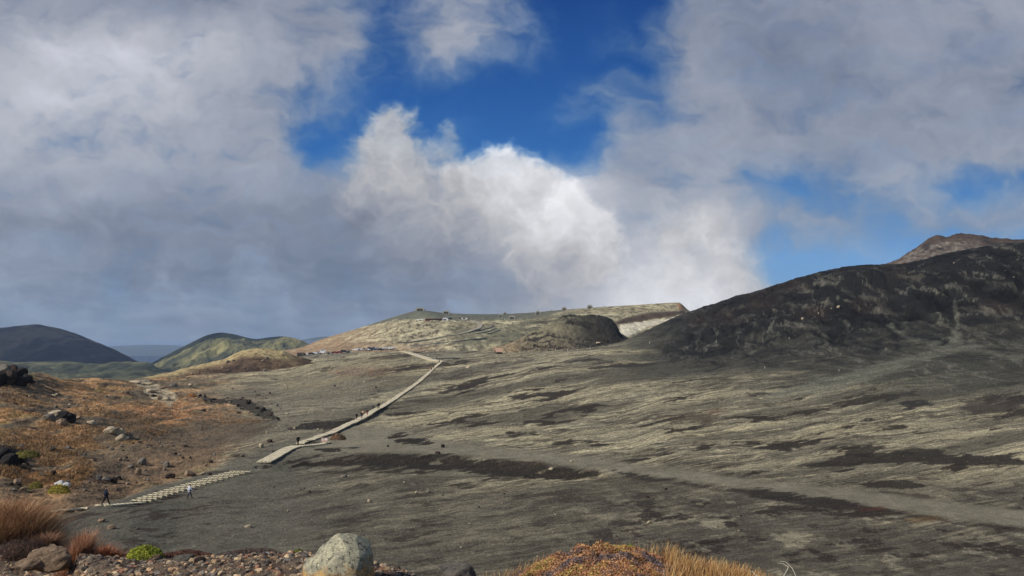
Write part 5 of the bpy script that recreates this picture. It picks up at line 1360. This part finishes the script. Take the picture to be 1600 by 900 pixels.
# ------------------------------------------------------------------ buildings and shelters
def shelter(px_, py_, w, h, label, flat=False):
    p = put(px_, py_)
    if p is None: p = at(px_, py_, 1020)
    s = p.y/FPX; r = empty("shelter", p); W2 = w*s/2; Hh = h*s; D_ = w*s*.6
    prof = [(-W2, 0), (-W2*.92, Hh*.62), (-W2*.7, Hh*.9), (-W2*.35, Hh), (W2*.35, Hh), (W2*.7, Hh*.9), (W2*.92, Hh*.62), (W2, 0)]
    inn = [(-W2*.62, 0), (-W2*.55, Hh*.5), (-W2*.3, Hh*.62), (W2*.3, Hh*.62), (W2*.55, Hh*.5), (W2*.62, 0)]
    mb = MB(); n_ = len(prof)
    # shell: outer surface, back wall, and a front face with an arched opening
    V = [(x, -D_/2, z-.6*(z == 0)) for x, z in prof]+[(x, D_/2, z-.6*(z == 0)) for x, z in prof]; F = [(k, k+1, n_+k+1, n_+k) for k in range(n_-1)]+[tuple(range(n_, 2*n_))]
    m0 = len(V); V += [(x, -D_/2, z-.6*(z == 0)) for x, z in inn]+[(x, D_*.3, z-.6*(z == 0)) for x, z in inn]; k6 = len(inn)
    F += [(m0+k, m0+k6+k, m0+k6+k+1, m0+k+1) for k in range(k6-1)]+[tuple(range(m0+k6, m0+2*k6))]
    F += [(0, m0, m0+1, 1), (1, m0+1, m0+2, 2), (2, m0+2, 3), (3, m0+2, m0+3, 4), (4, m0+3, 5), (5, m0+3, m0+4, 6), (6, m0+4, m0+5, 7)]
    mb.add(V, F); mb.build("shell", M['concrete'], r, bevel=0)
    mb = MB(); mb.box((0, D_*.24, Hh*.3), (W2*1.0, .3, Hh*.55)); mb.build("niche_shade", M['dark'], r)  # dark slab painting the shade inside the niche
    for sx in (-.2, .2):
        mb = MB(); mb.box((sx*W2, -D_*.42, Hh*.28), (W2*.10, .3, Hh*.62)); mb.build("pillar", M['concrete'], r)
    mb = MB(); mb.box((0, 0, Hh+.1), (W2*1.1, D_*.9, .25)); mb.build("roof_slab", M['concrete'], r)
    tag(r, label, "shelter", "concrete shelters on the crater rim"); return r
shelter(656.5, 485.5, 15, 4.6, "wide concrete shelter on the left summit of the rim hill")
shelter(697, 490, 12, 4.2, "concrete shelter right of the left summit on the skyline")
shelter(840.5, 491, 9, 5, "leftmost of three shelters on the right half of the rim")
shelter(881.5, 485, 8.5, 5, "middle of three shelters on the right half of the rim")
shelter(921.5, 481.8, 9, 5, "rightmost shelter on the crater rim before the dark mound")
shelter(789, 489.5, 5, 2.6, "tiny distant shelter on the middle skyline of the rim")
shelter(782, 495, 7, 4, "small dark shelter behind the rim terrace")
shelter(800, 498.5, 11, 5, "dark shelter with pale pillars at the right of the rim terrace")
def block(name, label, cat, px_, py_, w, h, mat, roofm, d=None):
    p = put(px_, py_); s = p.y/FPX; r = empty(name, p, R(5)); W2, H2 = w*s, h*s; D_ = d or W2*.6
    mb = MB(); mb.box((0, 0, H2/2-.3), (W2, D_, H2+.6)); mb.build("wall", mat, r, bevel=.05)
    mb = MB(); mb.box((0, 0, H2+.12), (W2*1.06, D_*1.08, .22)); mb.build("roof", roofm, r)
    mb = MB(); mb.box((-W2*.12, -D_/2-.03, H2*.42), (W2*.5, .1, H2*.7)); mb.build("opening", M['dark'], r)  # dark slab on the wall, painting the shade of an open front
    tag(r, label, cat); return r
block("shed", "dark open fronted shed at the left end of the car park", "shed", 470, 556.5, 11, 5, M['conc_dark'], M['conc_dark'])
block("container", "grey box shaped hut between the parked cars", "hut", 514.5, 553.5, 7, 3.6, M['concrete'], M['concrete'])
block("container", "grey box beside the black van in the car park", "hut", 545.5, 551.5, 7, 4.5, M['concrete'], M['conc_dark'])
block("white_building", "low white building on the left of the upper terrace", "building", 696, 500.5, 9, 2.2, M['white'], M['white'])
block("white_building", "low white building with dark roof on the upper terrace", "building", 726, 499, 8, 2.6, M['white'], M['conc_dark'])
block("long_shed", "long low red brown roofed building on the upper terrace", "building", 678, 499.8, 26, 1.6, M['brownwall'] if 'brownwall' in M else M['dark'], M['car_r'], 8)
block("grey_building", "small grey building left of the white one on the upper terrace", "building", 719, 498.5, 5, 4, M['concrete'], M['concrete'])
# hut with the faded red roof
p = put(779, 553); s = p.y/FPX; r = empty("red_roof_hut", p, R(18)); tag(r, "small hut with faded red pitched roof at the hill foot", "hut")
W2 = 11.5*s; mb = MB(); mb.box((0, 0, 3.2*s/2-.4), (W2*.86, W2*.6, 3.2*s+.8)); mb.build("wall", M['conc_dark'], r)
mb = MB(); a_, e_, t_ = W2*.5, 3.0*s, 9.2*s
mb.prism([(-W2*.46, e_), (0, t_), (W2*.46, e_), (W2*.42, e_-.2), (0, t_-.35), (-W2*.42, e_-.2)], -a_, a_); mb.build("roof", M['redroof'], r)
mb = MB(); mb.prism([(-W2*.3, e_-.1), (0, t_-.45), (W2*.3, e_-.1)], -a_*.84, a_*.84); mb.build("gable", M['dark'], r)
mb = MB(); mb.box((0, -W2*.3-.04, 1.5*s), (W2*.22, .1, 2.6*s)); mb.build("door", M['dark'], r)
# road up the rim hill and its terraces
def rim_ribbon(name, label, pts, width, rise, mat, kind="structure", cat="road"):
    w = [RIM.hit(*q) for q in pts]; L = []
    for a, b in zip(w[:-1], w[1:]):
        for i in range(8): L.append(a.lerp(b, i/8))
    L.append(w[-1])
    for q in L: q.z = RIM.z(q.x, q.y)+rise
    for _ in range(4):
        z_ = [q.z for q in L]; xy = [q.copy() for q in L]
        for i in range(1, len(L)-1): L[i].z = (z_[i-1]+z_[i]+z_[i+1])/3; L[i].x = (xy[i-1].x+2*xy[i].x+xy[i+1].x)/4; L[i].y = (xy[i-1].y+2*xy[i].y+xy[i+1].y)/4
    mb = MB(); V = []; F = []
    for i, q in enumerate(L):
        t = L[min(i+1, len(L)-1)]-L[max(i-1, 0)]; t.z = 0; t.normalize(); nn = Vector((-t.y, t.x, 0))*width/2
        a = q+nn; b = q-nn; V += [a, b, a-Vector((0, 0, rise+3)), b-Vector((0, 0, rise+3))]
    for i in range(len(L)-1):
        k = 4*i; F += [(k, k+1, k+5, k+4), (k+1, k+3, k+7, k+5), (k, k+4, k+6, k+2), (k+2, k+6, k+7, k+3)]
    mb.v = [tuple(v) for v in V]; mb.f = F; o = mb.build(name, mat); tag(o, label, cat, None, kind)
rim_ribbon("road", "grey road climbing the rim hill to the terrace", [(622,536),(650,533),(680,529),(710,524),(735,518),(748,513),(751,508),(744,504),(738,501)], 5.5, .7, M['road'])
for k, pts in enumerate(([(737,519),(755,516),(768,512),(770,509)], [(745,522),(765,518),(776,514)], [(762,522),(774,519),(781,516)], [(640,541),(680,538),(720,534),(760,529)])):
    rim_ribbon("retaining_wall", "", pts, 1.2, 1.0, M['asphalt'], None, "wall")
for o, lab in zip([o for o in COL.objects if o.name.startswith("retaining_wall")], ("topmost curved retaining wall beside the road bend", "second curved retaining wall below the road bend", "short lowest curved retaining wall", "long low retaining wall below the road")):
    tag(o, lab, "wall")
